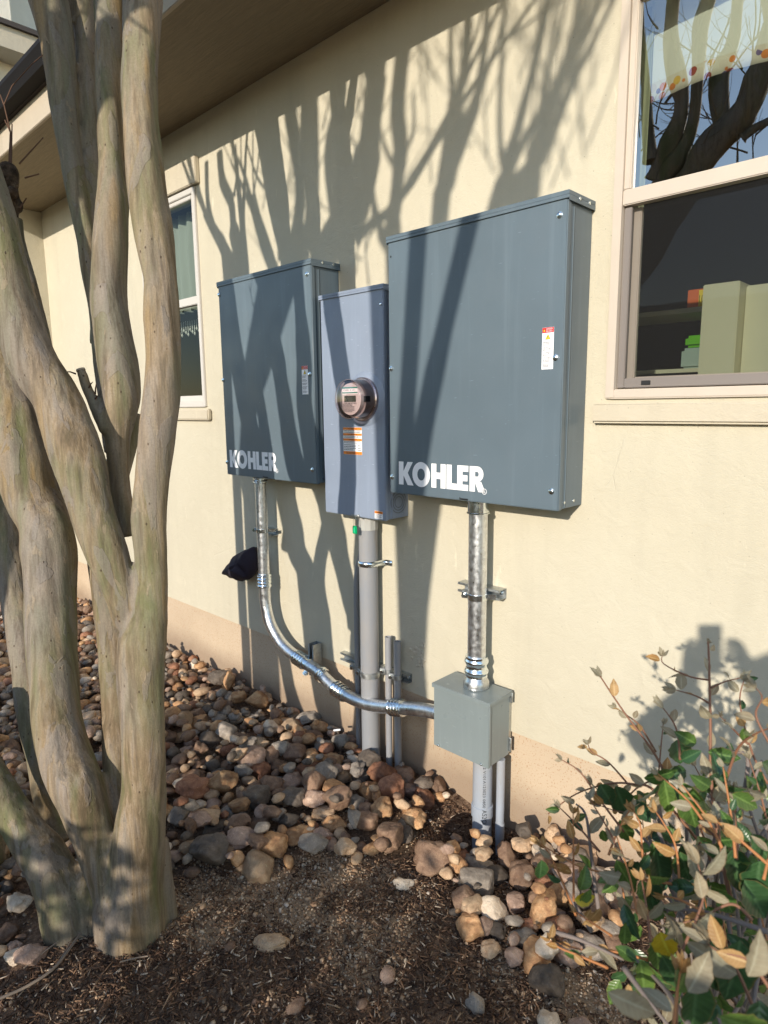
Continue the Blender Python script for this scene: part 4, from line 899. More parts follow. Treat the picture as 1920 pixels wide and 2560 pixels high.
clampring('clamp on the right short open pipe', (-1.948,-.05,.465), (0,0,1), .0165, .024, (-1,-.6,0), None, m=M_STR)
us = thing('pipe_strap', 'curved steel strap holding the upper part of the thick grey pipe to the wall', 'strap', (-2.114,-.066,.985))
mb = MB(); P = [(-2.02,-.004),(-2.055,-.006),(-2.066,-.03)]+[(-2.114+.047*math.cos(a), -.066+.047*math.sin(a)) for a in [math.radians(q) for q in range(0, -185, -12)]]+[(-2.161,-.01)]
n = len(P); z0_, z1_ = .972, .998
vs = [(x,y,z0_) for x,y in P]+[(x,y,z1_) for x,y in P]; mb.add(vs, [(i,i+1,i+1+n,i+n) for i in range(n-1)])
so_ = build(mb, 'strap', M_CPL, us, smooth=60); md = so_.modifiers.new('thickness','SOLIDIFY'); md.thickness = .0025
mb = MB(); mb.lathe((-2.036,-.007,.985),(0,-1,0),[(0,.008),(.004,.008),(.006,.004)],12); build(mb, 'screw', M_CPL, us)
# insulated faucet cover bag
bag = thing('faucet_cover', 'dark navy fabric faucet cover tied on the wall behind the bent conduit', 'faucet cover', (-3.13, -.08, .72))
OUT = smooth_path([(x, 0, z) for x, z in [(-3.02,.935),(-3.06,.918),(-3.17,.878),(-3.235,.83),(-3.30,.77),(-3.345,.733),(-3.32,.720),(-3.18,.708),(-3.10,.728),(-3.03,.775),(-3.0,.86),(-3.02,.935)]], 4)[:-1]
cen = Vector((-3.15, 0, .80)); NR = 9; vs = []; n = len(OUT)
for sgn in (-1, 1):
    for j in range(NR):
        t_ = j/NR
        for p in OUT:
            q = cen+(p-cen)*(1-t_); th = .062*math.sqrt(max(0, 1-(1-t_)**2.4)); cr = .010*math.sin(q.x*55+q.z*70)*t_+.02*noise.noise(q*9)*min(1, t_*3)
            fold = -.016*math.exp(-((q.x+3.09+.5*(q.z-.8))/.014)**2)*min(1, t_*4)
            vs.append((q.x, -.078+sgn*(th+cr*(sgn < 0)+fold), q.z+.004*math.sin(q.x*80)*(1-t_)))
    vs.append((cen.x, -.078+sgn*.062, cen.z))
fs = []; blk = NR*n+1
for s_ in (0, 1):
    o = s_*blk
    for j in range(NR-1):
        for i in range(n): f = (o+j*n+i, o+j*n+(i+1) % n, o+(j+1)*n+(i+1) % n, o+(j+1)*n+i); fs.append(f if s_ else f[::-1])
    for i in range(n): f = (o+(NR-1)*n+i, o+(NR-1)*n+(i+1) % n, o+blk-1); fs.append(f if s_ else f[::-1])
mb = MB(); mb.add(vs, fs); build(mb, 'fabric', M_BAG, bag, smooth=180)
mb = MB(); mb.tube([(-3.05,0,.86),(-3.05,-.05,.86),(-3.06,-.1,.85)], .018, 12); build(mb, 'faucet', M_STR, bag)
# ------------------------------------------------------------------ trees
def remesh(mb, name, parent, m, vox, smooth_it=3, lump=.0055):
    me = bpy.data.meshes.new('tmp'); me.from_pydata(mb.v, [], mb.f); me.update(); o = bpy.data.objects.new('tmp', me); C.objects.link(o)
    md = o.modifiers.new('r', 'REMESH'); md.mode = 'VOXEL'; md.voxel_size = vox
    ms = o.modifiers.new('s', 'SMOOTH'); ms.factor = .5; ms.iterations = smooth_it
    bpy.context.view_layer.update(); dg = bpy.context.evaluated_depsgraph_get(); nm = bpy.data.meshes.new_from_object(o.evaluated_get(dg))
    bpy.data.objects.remove(o); org = ROOT[parent.name]; n = len(nm.vertices)
    co = np.empty(n*3, np.float32); nm.vertices.foreach_get('co', co); co = co.reshape(-1, 3); no = np.empty(n*3, np.float32); nm.vertices.foreach_get('normal', no); no = no.reshape(-1, 3)
    if lump:
        d = np.array([noise.noise(Vector((c[0]*13, c[1]*13, c[2]*4)))*1.0+.5*noise.noise(Vector((c[0]*30, c[1]*30, c[2]*9))) for c in co.tolist()]); co = co+no*(d*lump)[:, None]
    co = co-np.array(org); nm.vertices.foreach_set('co', co.astype(np.float32).ravel()); nm.update(); nm.name = name; nm.materials.clear()
    return link(name, nm, parent, m, smooth=180)
def grow(mb, p, d, r, L, lvl, rg, spread=.5, up=.25):
    n = max(4, int(L/.12)); pts = [p.copy()]; rad = [r]; dd = d.normalized()
    for i in range(n):
        dd = (dd+Vector((rg.gauss(0,.06), rg.gauss(0,.06), rg.gauss(0,.04)+up*.05))).normalized(); pts.append(pts[-1]+dd*(L/n)); rad.append(r*(1-.55*(i+1)/n))
    mb.tube(pts, rad, 9 if r > .015 else 5)
    if lvl <= 0: return
    for k_ in range(rg.choice([2, 3, 3]) if lvl > 1 else rg.choice([3, 4, 5])):
        i = rg.randint(n//2, n) if k_ else n; sp = spread if k_ else spread*.45
        nd = (dd+Vector((rg.gauss(0,sp), rg.gauss(0,sp), rg.gauss(0,sp*.6)+.15))).normalized()
        grow(mb, pts[i], nd, rad[i]*rg.uniform(.5,.8), L*rg.uniform(.55,.85), lvl-1, rg, spread, up)
def stem3(rows, smoothn=4):
    """rows: (left px, right px, v px, distance)"""
    pts = []; rad = []
    for i, (a, b, v, fd) in enumerate(rows):
        pts.append(atd((a+b)/2, v, fd)); rad.append((b-a)/2/FPX*fd)
    for i in range(len(rows)):
        a, b = pts[max(i-1,0)], pts[min(i+1,len(rows)-1)]; t_ = (b-a).normalized(); rad[i] *= math.sqrt(max(.35, 1-(t_.dot(RT))**2))
    P = smooth_path(pts, smoothn); R = []
    for i in range(len(rad)-1):
        for j in range(smoothn): R.append(rad[i]*(1-j/smoothn)+rad[i+1]*j/smoothn)
    return P, R+[rad[-1]]
tree = thing('crape_myrtle', 'multi trunked crape myrtle with smooth peeling bark standing in the rock bed at left', 'tree', (-1.95, -1.42, 0))
A = [(246,418,2400,2.16),(244,418,2340,2.15),(238,410,2260,2.13),(264,406,2180,2.11),(284,413,2070,2.08),(306,418,1960,2.05),(303,412,1830,2.01),(292,408,1700,2.0),(296,417,1600,1.99),(330,417,1520,1.98),(338,416,1400,1.97),(324,415,1300,1.96),(336,422,1200,1.95),(345,436,1100,1.94),(357,449,1000,1.93),(365,449,900,1.92),(361,448,800,1.91),(360,438,700,1.90),(340,432,600,1.90),(323,417,500,1.90),(312,405,400,1.90),(307,393,300,1.90),(303,393,200,1.9),(307,399,100,1.9),(309,407,0,1.9),(312,412,-110,1.9),(318,415,-250,1.9)]
Bs = [(255,390,2300,2.14),(218,328,2190,2.12),(170,288,2070,2.11),(127,258,1973,2.08),(96,228,1900,2.09),(79,203,1800,2.10),(68,189,1640,2.11),(64,189,1480,2.12),(55,191,1378,2.12),(46,177,1310,2.12),(10,143,1240,2.13),(-12,128,1150,2.13),(-30,106,1050,2.14),(-60,60,900,2.15),(-90,25,750,2.15),(-120,-10,600,2.15),(-150,-50,400,2.15),(-160,-70,200,2.15)]
Ds = [(286,360,1560,2.0),(268,350,1500,1.98),(240,338,1440,1.97),(216,325,1385,1.96),(185,297,1300,1.95),(163,280,1240,1.95),(139,274,1177,1.95),(110,250,1100,1.94),(77,204,1000,1.93),(17,147,900,1.92),(-8,102,800,1.91),(-28,73,700,1.90),(-50,50,600,1.89),(-70,25,500,1.88),(-100,-5,400,1.87),(-140,-45,250,1.86),(-170,-85,80,1.85)]
Es = [(300,350,1340,2.08),(282,332,1260,2.07),(270,322,1180,2.06),(262,327,1100,2.05),(256,338,1050,2.05),(256,349,1000,2.05),(250,347,950,2.05),(242,341,900,2.05),(230,322,800,2.05),(225,314,750,2.05),(226,312,700,2.05),(231,318,600,2.04),(239,322,500,2.04),(246,309,400,2.04),(244,304,300,2.04),(239,303,200,2.04),(237,305,100,2.04),(235,309,0,2.04),(232,306,-120,2.04),(225,300,-250,2.04)]
Hs = [(262,320,1130,2.10),(248,296,1010,2.13),(238,282,930,2.15),(230,275,850,2.16),(222,268,780,2.16),(208,252,700,2.16),(193,240,600,2.15),(169,222,500,2.15),(154,204,400,2.14),(133,195,300,2.13),(116,190,200,2.13),(101,181,100,2.12),(72,170,0,2.12),(50,150,-90,2.12),(30,128,-200,2.12)]
Is = [(226,270,860,2.20),(222,262,760,2.20),(220,258,620,2.20),(216,250,500,2.20),(203,250,400,2.2),(196,246,300,2.2),(193,240,200,2.2),(187,237,100,2.2),(176,237,0,2.2),(165,230,-100,2.2),(150,215,-230,2.2)]
Cs = [(250,335,2160,2.16),(262,330,2050,2.17),(258,325,1950,2.18),(254,322,1800,2.19),(247,318,1640,2.20),(230,312,1500,2.2),(216,296,1393,2.2),(222,300,1300,2.18),(250,320,1200,2.15),(290,345,1100,2.15),(315,352,1030,2.15)]
Ls = [(122,222,2350,2.14),(105,222,2290,2.13),(92,212,2230,2.13),(60,180,2160,2.12),(18,130,2100,2.12),(-20,75,2030,2.11),(-60,30,1960,2.10),(-110,-30,1860,2.1),(-150,-80,1740,2.1)]
Js = [(110,200,2110,2.28),(95,150,2040,2.30),(77,135,1950,2.31),(48,118,1800,2.32),(25,100,1640,2.33),(0,70,1480,2.34),(-40,62,1300,2.35),(-75,30,1180,2.36),(-100,0,1050,2.36),(-120,-40,900,2.36)]
Gs = [(60,160,1250,2.25),(75,158,1120,2.22),(70,150,1000,2.20),(55,137,900,2.18),(45,108,780,2.16),(30,82,680,2.15),(26,62,600,2.14),(18,55,545,2.13)]
K2 = [(128,252,2380,2.16),(165,262,2320,2.16),(175,262,2230,2.16),(170,250,2150,2.18)]
M2 = [(395,452,2330,2.22),(400,440,2260,2.2),(392,428,2180,2.17),(385,420,2100,2.14)]
rg = random.Random(5); tops = []; mb = MB()
for nm, rows in (('A',A),('B',Bs),('D',Ds),('E',Es),('H',Hs),('I',Is),('C',Cs),('L',Ls),('J',Js),('G',Gs),('K',K2),('M',M2)):
    P, R = stem3(rows); mb.tube(P, [q*.965 for q in R], 30, lump=.06, seed=ord(nm), flute=.12)
    if nm in 'ABDEHI': tops.append((nm, P[-1], (P[-1]-P[-5]).normalized(), R[-1]))
# cut stub with twiglets
P, R = stem3([(246,300,1075,2.03),(222,262,1020,2.03),(205,236,975,2.03),(190,214,925,2.03)]); mb.tube(P, R, 16, lump=.12)
for u, v, fd in ((36,873,1.835),):
    c = atd(u, v, fd+.022); mb.lathe(c+FW*.02, -FW, [(0,.034),(.018,.022),(.024,.012),(.020,.005)], 12)
remesh(mb, 'trunk', tree, M_BARK, .007)
mb = MB(); e = P[-1]; mb.lathe(e-(P[-1]-P[-2]).normalized()*.003, P[-1]-P[-2], [(0,R[-1]*1.02),(.006,R[-1]*.98),(.007,0)], 14); build(mb, 'cut_end', mat('cut_wood', (.42,.33,.24), .9), tree)
mb = MB()
for u0, v0, u1, v1 in ((190,935,160,930),(222,970,232,955),(238,985,240,960),(236,1000,248,988)): mb.tube([atd(u0,v0,2.02), atd((u0+u1)/2,(v0+v1)/2-3,2.01), atd(u1,v1,2.0)], [.003,.0022,.001], 5)
# dead knob with shoots at the far left
kn = MB()
for q in range(16):
    c = atd(rg.gauss(18,13), rg.gauss(465,32), 2.1+rg.gauss(0,.02)); d = Vector((rg.gauss(0,1),rg.gauss(0,1),rg.gauss(0,1))).normalized(); r = rg.uniform(.014,.032)
    kn.lathe(c-d*r, d, [(0,0),(r*.4,r*.8),(r,r),(r*1.6,r*.75),(r*2,0)], 9)
kn.tube([atd(28,560,2.12),atd(20,500,2.11),atd(10,440,2.1)], [.02,.03,.03], 10)
remesh(kn, 'dead_knob', tree, M_DEAD, .005, 1, .012)
for P_ in ([(22,420),(26,330),(10,262),(30,215),(80,160),(122,125)],[(10,262),(0,236)],[(26,330),(12,300)],[(28,415),(30,310)],[(48,410),(75,380),(108,344)],[(62,445),(98,435)],[(26,405),(27,340)],[(50,520),(66,495)],[(0,425),(-30,380)]):
    mb.tube([atd(a,b,2.1) for a,b in P_], [.0028*(1-.6*i/len(P_)) for i in range(len(P_))], 5)
build(mb, 'twigs', M_TWIG, tree)
br = MB()
for nm, p, d, r in tops:
    d = (d+Vector((0,0,.5))).normalized()
    if nm in 'BD': d = (d-RT*.5).normalized()
    grow(br, p-d*.03, d, r*.98, .75, 3, rg, .34)
    grow(br, p+d*.05, (d+Vector((rg.gauss(.15,.3), rg.gauss(-.1,.3), .2))).normalized(), r*.6, .7, 3, rg, .4)
build(br, 'branches', M_BARK, tree, smooth=60)
# second tree behind the photographer, known from its shadow on the wall
Y2 = -2.85
def src(u, v, Yp=0.0, Yc=Y2): p = at(u, v, Yp); return p + SUN*((Yc-p.y)/SUN.y)
t2 = thing('crape_myrtle', 'second bare crape myrtle beside the photographer, seen as shadows and reflections', 'tree', (-1.05, Y2, 0))
def cA(pts): return [(480+a*.3617, b*.3617, w_*.3617) for a, b, w_ in pts]
def cB(pts): return [(1000+a*.3617, b*.3617, w_*.3617) for a, b, w_ in pts]
def sh(mb, pts, low=None, Yc=Y2):
    P, R = [], []
    for u, v, w_ in pts: p = src(u, v, 0, Yc); fd = (at(u, v, 0)-CAM).dot(FW); P.append(p); R.append(w_/2/FPX*fd*1.3)
    if low: 
        for (x, z, r) in low: P.append(Vector((x-.30*Yc*1.0*1.0, Yc, z-.345*Yc)) if False else Vector((x+.30*(-Yc), Yc, z))); R.append(r)
    mb.tube(smooth_path(P, 4), [R[min(i//4, len(R)-1)] for i in range((len(P)-1)*4+1)], 10)
    return P[0], (P[0]-P[1]).normalized(), R[0]
b_ = MB(); ends = []
base = lambda x, r: [(x-.0, 1.9, r), (x+.02, 1.3, r*1.15), (-1.93, .7, r*1.3), (-1.93, -.05, r*1.6)]
ends.append(sh(b_, cA([(1460,300,110),(1430,600,110),(1420,800,110),(1440,1000,105),(1425,1200,90),(1400,1450,105),(1390,1650,120)]), base(-1.95,.045)))
sh(b_, cA([(1240,480,20),(1290,850,25),(1330,1010,30),(1385,1130,40)])); sh(b_, cA([(1530,650,20),(1530,900,26),(1480,1030,36),(1450,1130,40)]))
sh(b_, cA([(1225,925,70),(1228,980,50),(1240,1250,42),(1262,1450,50),(1315,1620,75),(1390,1750,100)]))
ends.append(sh(b_, cB([(355,150,36),(350,450,42),(370,700,90),(385,820,160),(360,1000,140),(310,1300,125),(270,1560,120)]), base(-1.88,.05)))
ends.append(sh(b_, cB([(470,150,66),(450,450,66),(410,650,66),(385,820,80)]))); ends.append(sh(b_, cB([(605,60,44),(565,480,60),(520,720,80),(440,950,80),(370,1150,60)])))
sh(b_, cB([(735,30,26),(700,200,28),(620,430,36),(560,620,40)])); ends.append(sh(b_, cB([(725,0,34),(705,400,34),(688,800,36),(700,1050,46),(740,1250,80)])))
ends.append(sh(b_, cB([(1040,-80,56),(950,350,52),(850,750,62),(780,1000,76),(720,1250,110),(670,1420,120)]), [(-1.68,2.75,.05),(-1.78,2.3,.055),(-1.88,1.6,.065),(-1.93,.8,.08),(-1.93,-.05,.09)]))
ends.append(sh(b_, cB([(1260,-60,48),(1180,330,60),(1050,650,60),(900,900,56),(800,1080,60),(740,1250,80)])))
ends.append(sh(b_, cB([(1420,-20,30),(1230,280,42),(1130,480,54),(980,850,62),(880,1180,80),(780,1330,120)]))); ends.append(sh(b_, cB([(1480,-20,36),(1330,300,44),(1180,600,54),(1080,850,60),(960,1130,66),(820,1330,120)])))
fan = src(1000+850*.3617, 1330*.3617); rg = random.Random(11)
for q in range(16): 
    d = (RT*rg.uniform(.2, .9)+Vector((0,0,1))).normalized(); grow(b_, fan, d, .007, rg.uniform(.3,.75), 1, rg, .15)
b_.lathe(fan-Vector((0,0,.09)), (0,0,1), [(0,.03),(.06,.07),(.13,.075),(.17,.03)], 12)
build(b_, 'trunk', M_BARK, t2, smooth=60)
b2_ = MB(); rg = random.Random(21)
for p, d, r in ends:
    d = Vector((d.x, d.y, max(d.z, .3))).normalized()
    for q in range(2): grow(b2_, p-d*.02, (d+Vector((rg.gauss(0,.2),rg.gauss(0,.35),.25))).normalized(), r*(.9-.3*q), .9, 3, rg, .38)
for q in range(26):                                     # fine shoots crossing the fan of limbs
    u = rg.uniform(1000, 1500); p = src(u, rg.uniform(150, 480)); grow(b2_, p, Vector((rg.gauss(0,.5),rg.gauss(0,.2),1)).normalized(), .0045, rg.uniform(.3,.7), 1, rg, .3)
build(b2_, 'branches', M_BARK, t2, smooth=60)
GY = .012
def refl(u, v, Y):
    p = at(u, v, GY); mc = Vector((CAM.x, 2*GY-CAM.y, CAM.z)); d = p-mc; return mc+d*((Y-mc.y)/d.y)
t3 = thing('crape_myrtle', 'third bare crape myrtle mirrored in the upper pane of the right window', 'tree', (-2.25, -2.6, 0))
b3_ = MB(); ends3 = []
def rs(mb, pts, Yc=-2.6, low=None):
    P, R = [], []
    for u, v, w_ in pts: p = refl(u, v, Yc); P.append(p); R.append(.72*w_/2/FPX*abs((p-Vector((CAM.x, 2*GY-CAM.y, CAM.z))).length)*.85)
    for q in (low or []): P.append(Vector(q[:3])); R.append(q[3])
    mb.tube(smooth_path(P, 4), [R[min(i//4, len(R)-1)] for i in range((len(P)-1)*4+1)], 10); ends3.append((P[0], (P[0]-P[1]).normalized(), R[0]))
LOW = [(-2.2,-2.6,2.2,.07),(-2.25,-2.6,1.0,.085),(-2.25,-2.6,-.05,.11)]
rs(b3_, [(1930,60,60),(1890,200,90),(1850,290,100),(1790,350,100),(1730,430,80)], low=[(-2.1,-2.6,2.6,.06)]+LOW)
rs(b3_, [(1780,-40,40),(1750,60,44),(1745,150,44),(1730,300,46),(1690,400,60),(1650,480,80)], low=[(-2.15,-2.6,2.6,.055)])
rs(b3_, [(1690,-40,36),(1680,100,44),(1700,250,40),(1680,350,50),(1640,450,60)]); rs(b3_, [(1600,-20,30),(1610,120,36),(1625,250,44),(1640,400,60)])
rs(b3_, [(1850,-60,34),(1830,90,40),(1790,200,44),(1800,330,50)]); rs(b3_, [(1950,290,24),(1890,320,26),(1850,350,40)])
build(b3_, 'trunk', M_BARK, t3, smooth=60)
b4_ = MB(); rg = random.Random(31)
for p, d, r in ends3:
    for q in range(2): grow(b4_, p, (Vector((d.x, d.y, max(d.z,.4)))+Vector((rg.gauss(0,.3),rg.gauss(0,.3),.3))).normalized(), r*.8, .8, 3, rg, .4)
for q in range(40):
    p = refl(rg.uniform(1580, 1930), rg.uniform(60, 460), -2.6); grow(b4_, p, Vector((rg.gauss(0,.7),rg.gauss(0,.4),.8)).normalized(), .006, rg.uniform(.2,.5), 1, rg, .5)
build(b4_, 'branches', M_BARK, t3, smooth=60)
# extra stems of the near tree that stand outside the left edge of the photograph, traced from their shadows
xs_ = MB()
for pts in ([(100,1120,40),(110,1400,42),(160,1600,60),(230,1760,80)], [(190,1050,60),(210,1250,70),(270,1400,60),(290,1600,100),(330,1850,140)], [(300,1000,16),(310,1200,20),(290,1350,40)], [(375,980,14),(440,1200,18),(500,1300,24)]):
    P, R = [], []
    for u, v, w_ in cA(pts): p = src(u, v, 0, -1.62); P.append(p); R.append(w_/2/FPX*(at(u, v, 0)-CAM).dot(FW)*1.25)
    if pts[0][0] < 200: P += [Vector((P[-1].x, -1.6, P[-1].z-.6)), Vector((P[-1].x, -1.6, .8)), Vector((P[-1].x,-1.6,-.05))]; R += [R[-1]*1.1, R[-1]*1.15, R[-1]*1.2]
    xs_.tube(smooth_path(P, 4), [R[min(i//4, len(R)-1)] for i in range((len(P)-1)*4+1)], 10)
build(xs_, 'outer_stems', M_BARK, tree, smooth=60)
# ------------------------------------------------------------------ foreground bush
def leafmat(name, a, b, rough, spec, trans=.0):
    m = mat(name, a, rough, spec=spec); k = N(m); g = k.n('NewGeometry')
    c = k.ramp(g.outputs['Random Per Island'], [(0, a), (.5, b), (1, a)]); c = k.mix(k.ramp(k.noise(k.coord(), 60, 4), [(.4, 0.0), (.7, .6)]), c, tuple(x*.5 for x in a))
    at_ = k.n('Attribute'); at_.attribute_name = 'rib'; al = k.n('Attribute'); al.attribute_name = 'along'; lt = tuple(min(.8, x*1.7+.04) for x in b)
    c = k.mix(k.ramp(at_.outputs['Fac'], [(0, .5), (.08, .3), (.16, 0.0)]), c, lt)
    wv = k.math('SINE', k.math('SUBTRACT', k.math('MULTIPLY', al.outputs['Fac'], 52), k.math('MULTIPLY', at_.outputs['Fac'], 7)))
    c = k.mix(k.ramp(wv, [(.8, 0.0), (.99, .13)]), c, lt)
    c = k.mix(k.ramp(at_.outputs['Fac'], [(.86, 0.0), (1.0, .5)]), c, (.25, .14, .05)); k.col(c)
    k.bump(wv, .12, .0015)
    k.b.inputs['Subsurface Weight'].default_value = 0; 
    if trans:
        tb = k.n('BsdfTranslucent'); k.l(c, tb.inputs[0]); mx = k.n('MixShader'); mx.inputs[0].default_value = trans
        out = k.t.nodes['Material Output']; k.l(k.b.outputs[0], mx.inputs[1]); k.l(tb.outputs[0], mx.inputs[2]); k.l(mx.outputs[0], out.inputs[0])
    return m
M_LG = leafmat('leaf_green', (.05,.12,.03), (.14,.23,.05), .3, .5, .3); M_LB = leafmat('leaf_silvery_tan', (.42,.34,.22), (.33,.31,.22), .55, .3, .3)
M_LD = leafmat('leaf_dark_green', (.03,.085,.035), (.05,.11,.035), .3, .5, .2); M_LO = leafmat('leaf_bronze', (.42,.22,.07), (.52,.33,.15), .5, .3, .3)
M_LY = leafmat('leaf_yellow', (.72,.45,.02), (.62,.5,.04), .4, .4, .3); M_BST = mat('bush_stem', (.22,.10,.055), .65); M_BSO = mat('rusty_twig', (.42,.17,.06), .7); M_BSG = mat('old_stem', (.20,.16,.14), .8)
def leaf(mb, p, d, nrm, L, Wd, curl=.25, wav=.0):
    d = d.normalized(); s_ = d.cross(nrm).normalized(); n_ = s_.cross(d).normalized(); vs = []; K = 10
    for i in range(K+1):
        t_ = i/K; wd = Wd*.5*(math.sin(math.pi*min(1, t_*1.02)**.82)**.8 if 0 < t_ < 1 else .02)
        c = p+d*(L*t_)-n_*(curl*L*t_*t_)
        for j in (-1, -.5, 0, .5, 1): vs.append(c+s_*(wd*j*(1+wav*math.sin(i*2.3+j)))+n_*(abs(j)*wd*.35+wav*.25*Wd*math.sin(i*3+j*2)))
    mb.add(vs, [(i*5+j, i*5+j+1, (i+1)*5+j+1, (i+1)*5+j) for i in range(K) for j in range(4)])
bush = thing('shrub', 'leggy shrub with green and bronze leaves in the lower right foreground', 'shrub', (-.35, -1.15, 0))
BG, BB, BD, BO, BY, BS, BT, BW = (MB() for _ in range(8)); rg = random.Random(4)
FU = Vector((0,0,1))
def rl(): return Vector((rg.gauss(0,1),rg.gauss(0,1),rg.gauss(0,1))).normalized()
def twig(pts, fd0, fd1, r0, lv, size, step=.028, dens=1.0, tipcluster=True, mbs=None):
    n = len(pts); P = smooth_path([atd(u, v, fd0+(fd1-fd0)*i/(n-1)) for i, (u, v) in enumerate(pts)], 6); L = len(P)
    (mbs or BT).tube(P, [r0*(1-.65*i/L) for i in range(L)], 7); acc = 0; side = 1
    for i in range(1, L):
        acc += (P[i]-P[i-1]).length; d = (P[i]-P[i-1]).normalized()
        if i < L*.25 and lv != 'all': continue
        if acc > step:
            acc = 0
            if rg.random() < dens:
                side = -side; q = (d*.75+rl()*.55+RT*side*.7).normalized(); s_ = size*rg.uniform(.55,1.15)*(1-.35*i/L)
                mbx = rg.choices([BG, BB, BD, BO], weights={'mix':(4,4,2,2),'tan':(0,6,.3,2.2),'bronze':(.3,1,.2,7),'green':(4,3,2,1),'all':(3,3,4,1)}[lv])[0]
                nr = (-FW*.8+rl()*.7+FU*.4); leaf(mbx, P[i]+q*.003, q, nr, s_, s_*rg.uniform(.42,.58), rg.uniform(-.1,.35), .05)
    if tipcluster:
        for q in range(5):
            d = ((P[-1]-P[-3]).normalized()+rl()*.6).normalized(); leaf(BO if lv == 'bronze' else BB, P[-1], d, -FW+rl()*.6, size*rg.uniform(.35,.6), size*.2, .1)
    return P
twig([(1900,2250),(1830,2130),(1700,2010),(1640,1890),(1560,1780),(1500,1690)], 1.05, 1.25, .0035, 'tan', .040, .03)
twig([(1640,1880),(1600,1815),(1570,1790),(1540,1770)], 1.2, 1.24, .002, 'tan', .03, .022)
twig([(1830,2260),(1800,2120),(1778,1950),(1776,1800),(1772,1640),(1770,1605)], 1.0, 1.12, .0036, 'tan', .044, .032)
twig([(1776,1760),(1740,1740),(1690,1725)], 1.1, 1.14, .002, 'tan', .045, .022); twig([(1772,1700),(1720,1690),(1660,1660),(1655,1640)], 1.1, 1.14, .0018, 'tan', .036, .024)
twig([(1778,1720),(1810,1705),(1850,1695)], 1.08, 1.06, .0018, 'tan', .042, .03); twig([(1800,2000),(1840,1880),(1880,1840),(1925,1820)], 1.05, .95, .0026, 'mix', .045, .03)
twig([(1930,1870),(1890,1790),(1905,1745),(1890,1720)], .9, .95, .002, 'tan', .04, .024); twig([(1870,1860),(1830,1820),(1800,1790)], 1.0, 1.08, .002, 'mix', .04, .03)
twig([(1760,2120),(1640,1980),(1580,1960),(1520,1960),(1440,1985),(1370,2035)], 1.15, 1.3, .0028, 'tan', .040, .026, tipcluster=False); twig([(1570,1960),(1520,1905),(1480,1880),(1470,1860)], 1.25, 1.3, .002, 'tan', .036, .024)
twig([(1680,1930),(1600,1965),(1540,2010),(1480,1960)], 1.2, 1.25, .002, 'tan', .042, .02); twig([(1700,2040),(1640,2010),(1560,2030),(1490,2010)], 1.15, 1.2, .002, 'bronze', .03, .02)
for P_, f0, f1, lv, s_ in (([(1680,2210),(1560,2190),(1460,2170),(1400,2140),(1345,2105)],1.0,1.1,'bronze',.03), ([(1440,2290),(1400,2190),(1370,2130),(1350,2110)],1.05,1.08,'bronze',.026), ([(1620,2400),(1540,2380),(1460,2375),(1390,2355)],.95,.98,'bronze',.028), ([(1520,2420),(1450,2390),(1400,2370),(1375,2350)],.95,.97,'bronze',.028),
    ([(1530,2340),(1470,2300),(1440,2280)],.98,1.0,'bronze',.028), ([(1610,2200),(1605,2120),(1600,2060),(1585,2030)],1.02,1.05,'bronze',.034), ([(1700,2230),(1690,2120),(1660,2060),(1640,2030)],1.0,1.04,'bronze',.036), ([(1930,2170),(1850,2100),(1800,2060),(1790,2050)],.85,.9,'bronze',.034),
    ([(1900,2560),(1840,2420),(1790,2360),(1760,2330)],.72,.78,'tan',.055), ([(1690,2560),(1700,2400),(1740,2300),(1760,2230),(1745,2160)],.75,.8,'tan',.06), ([(1930,2480),(1870,2400),(1800,2380),(1770,2360)],.7,.74,'tan',.06), ([(1680,2600),(1690,2500),(1700,2430)],.68,.72,'bronze',.05),
    ([(1880,2300),(1830,2260),(1760,2290),(1700,2310)],.78,.8,'tan',.055), ([(1760,2280),(1700,2250),(1660,2240)],.9,.95,'bronze',.035)):
    twig(P_, f0, f1, .0022, lv, s_, .015 if lv == 'bronze' else .026, mbs=BW if lv == 'bronze' else BT)
for P_, f0, f1 in (([(1480,2330),(1430,2250),(1380,2170)],1.05,1.1), ([(1500,2300),(1480,2150),(1465,2040),(1440,2010)],1.2,1.25), ([(1720,2560),(1660,2470),(1575,2385)],.8,.95), ([(1850,2050),(1870,1900),(1840,1880),(1800,1870)],1.1,1.15), ([(1830,2080),(1880,1960),(1905,1900)],1.1,1.1), ([(1860,2150),(1930,2050)],1.0,1.0), ([(1720,2220),(1560,2040)],1.05,1.2), ([(1920,2330),(1760,2280),(1660,2275)],.9,1.0), ([(1560,2420),(1620,2500),(1700,2600)],.9,.8), ([(1920,2150),(1780,2120),(1650,2110)],1.1,1.2), ([(1380,2330),(1450,2350),(1560,2400)],1.0,.95)):
    twig(P_, f0, f1, .0042, 'green', .05, .06, .45, False, BS)
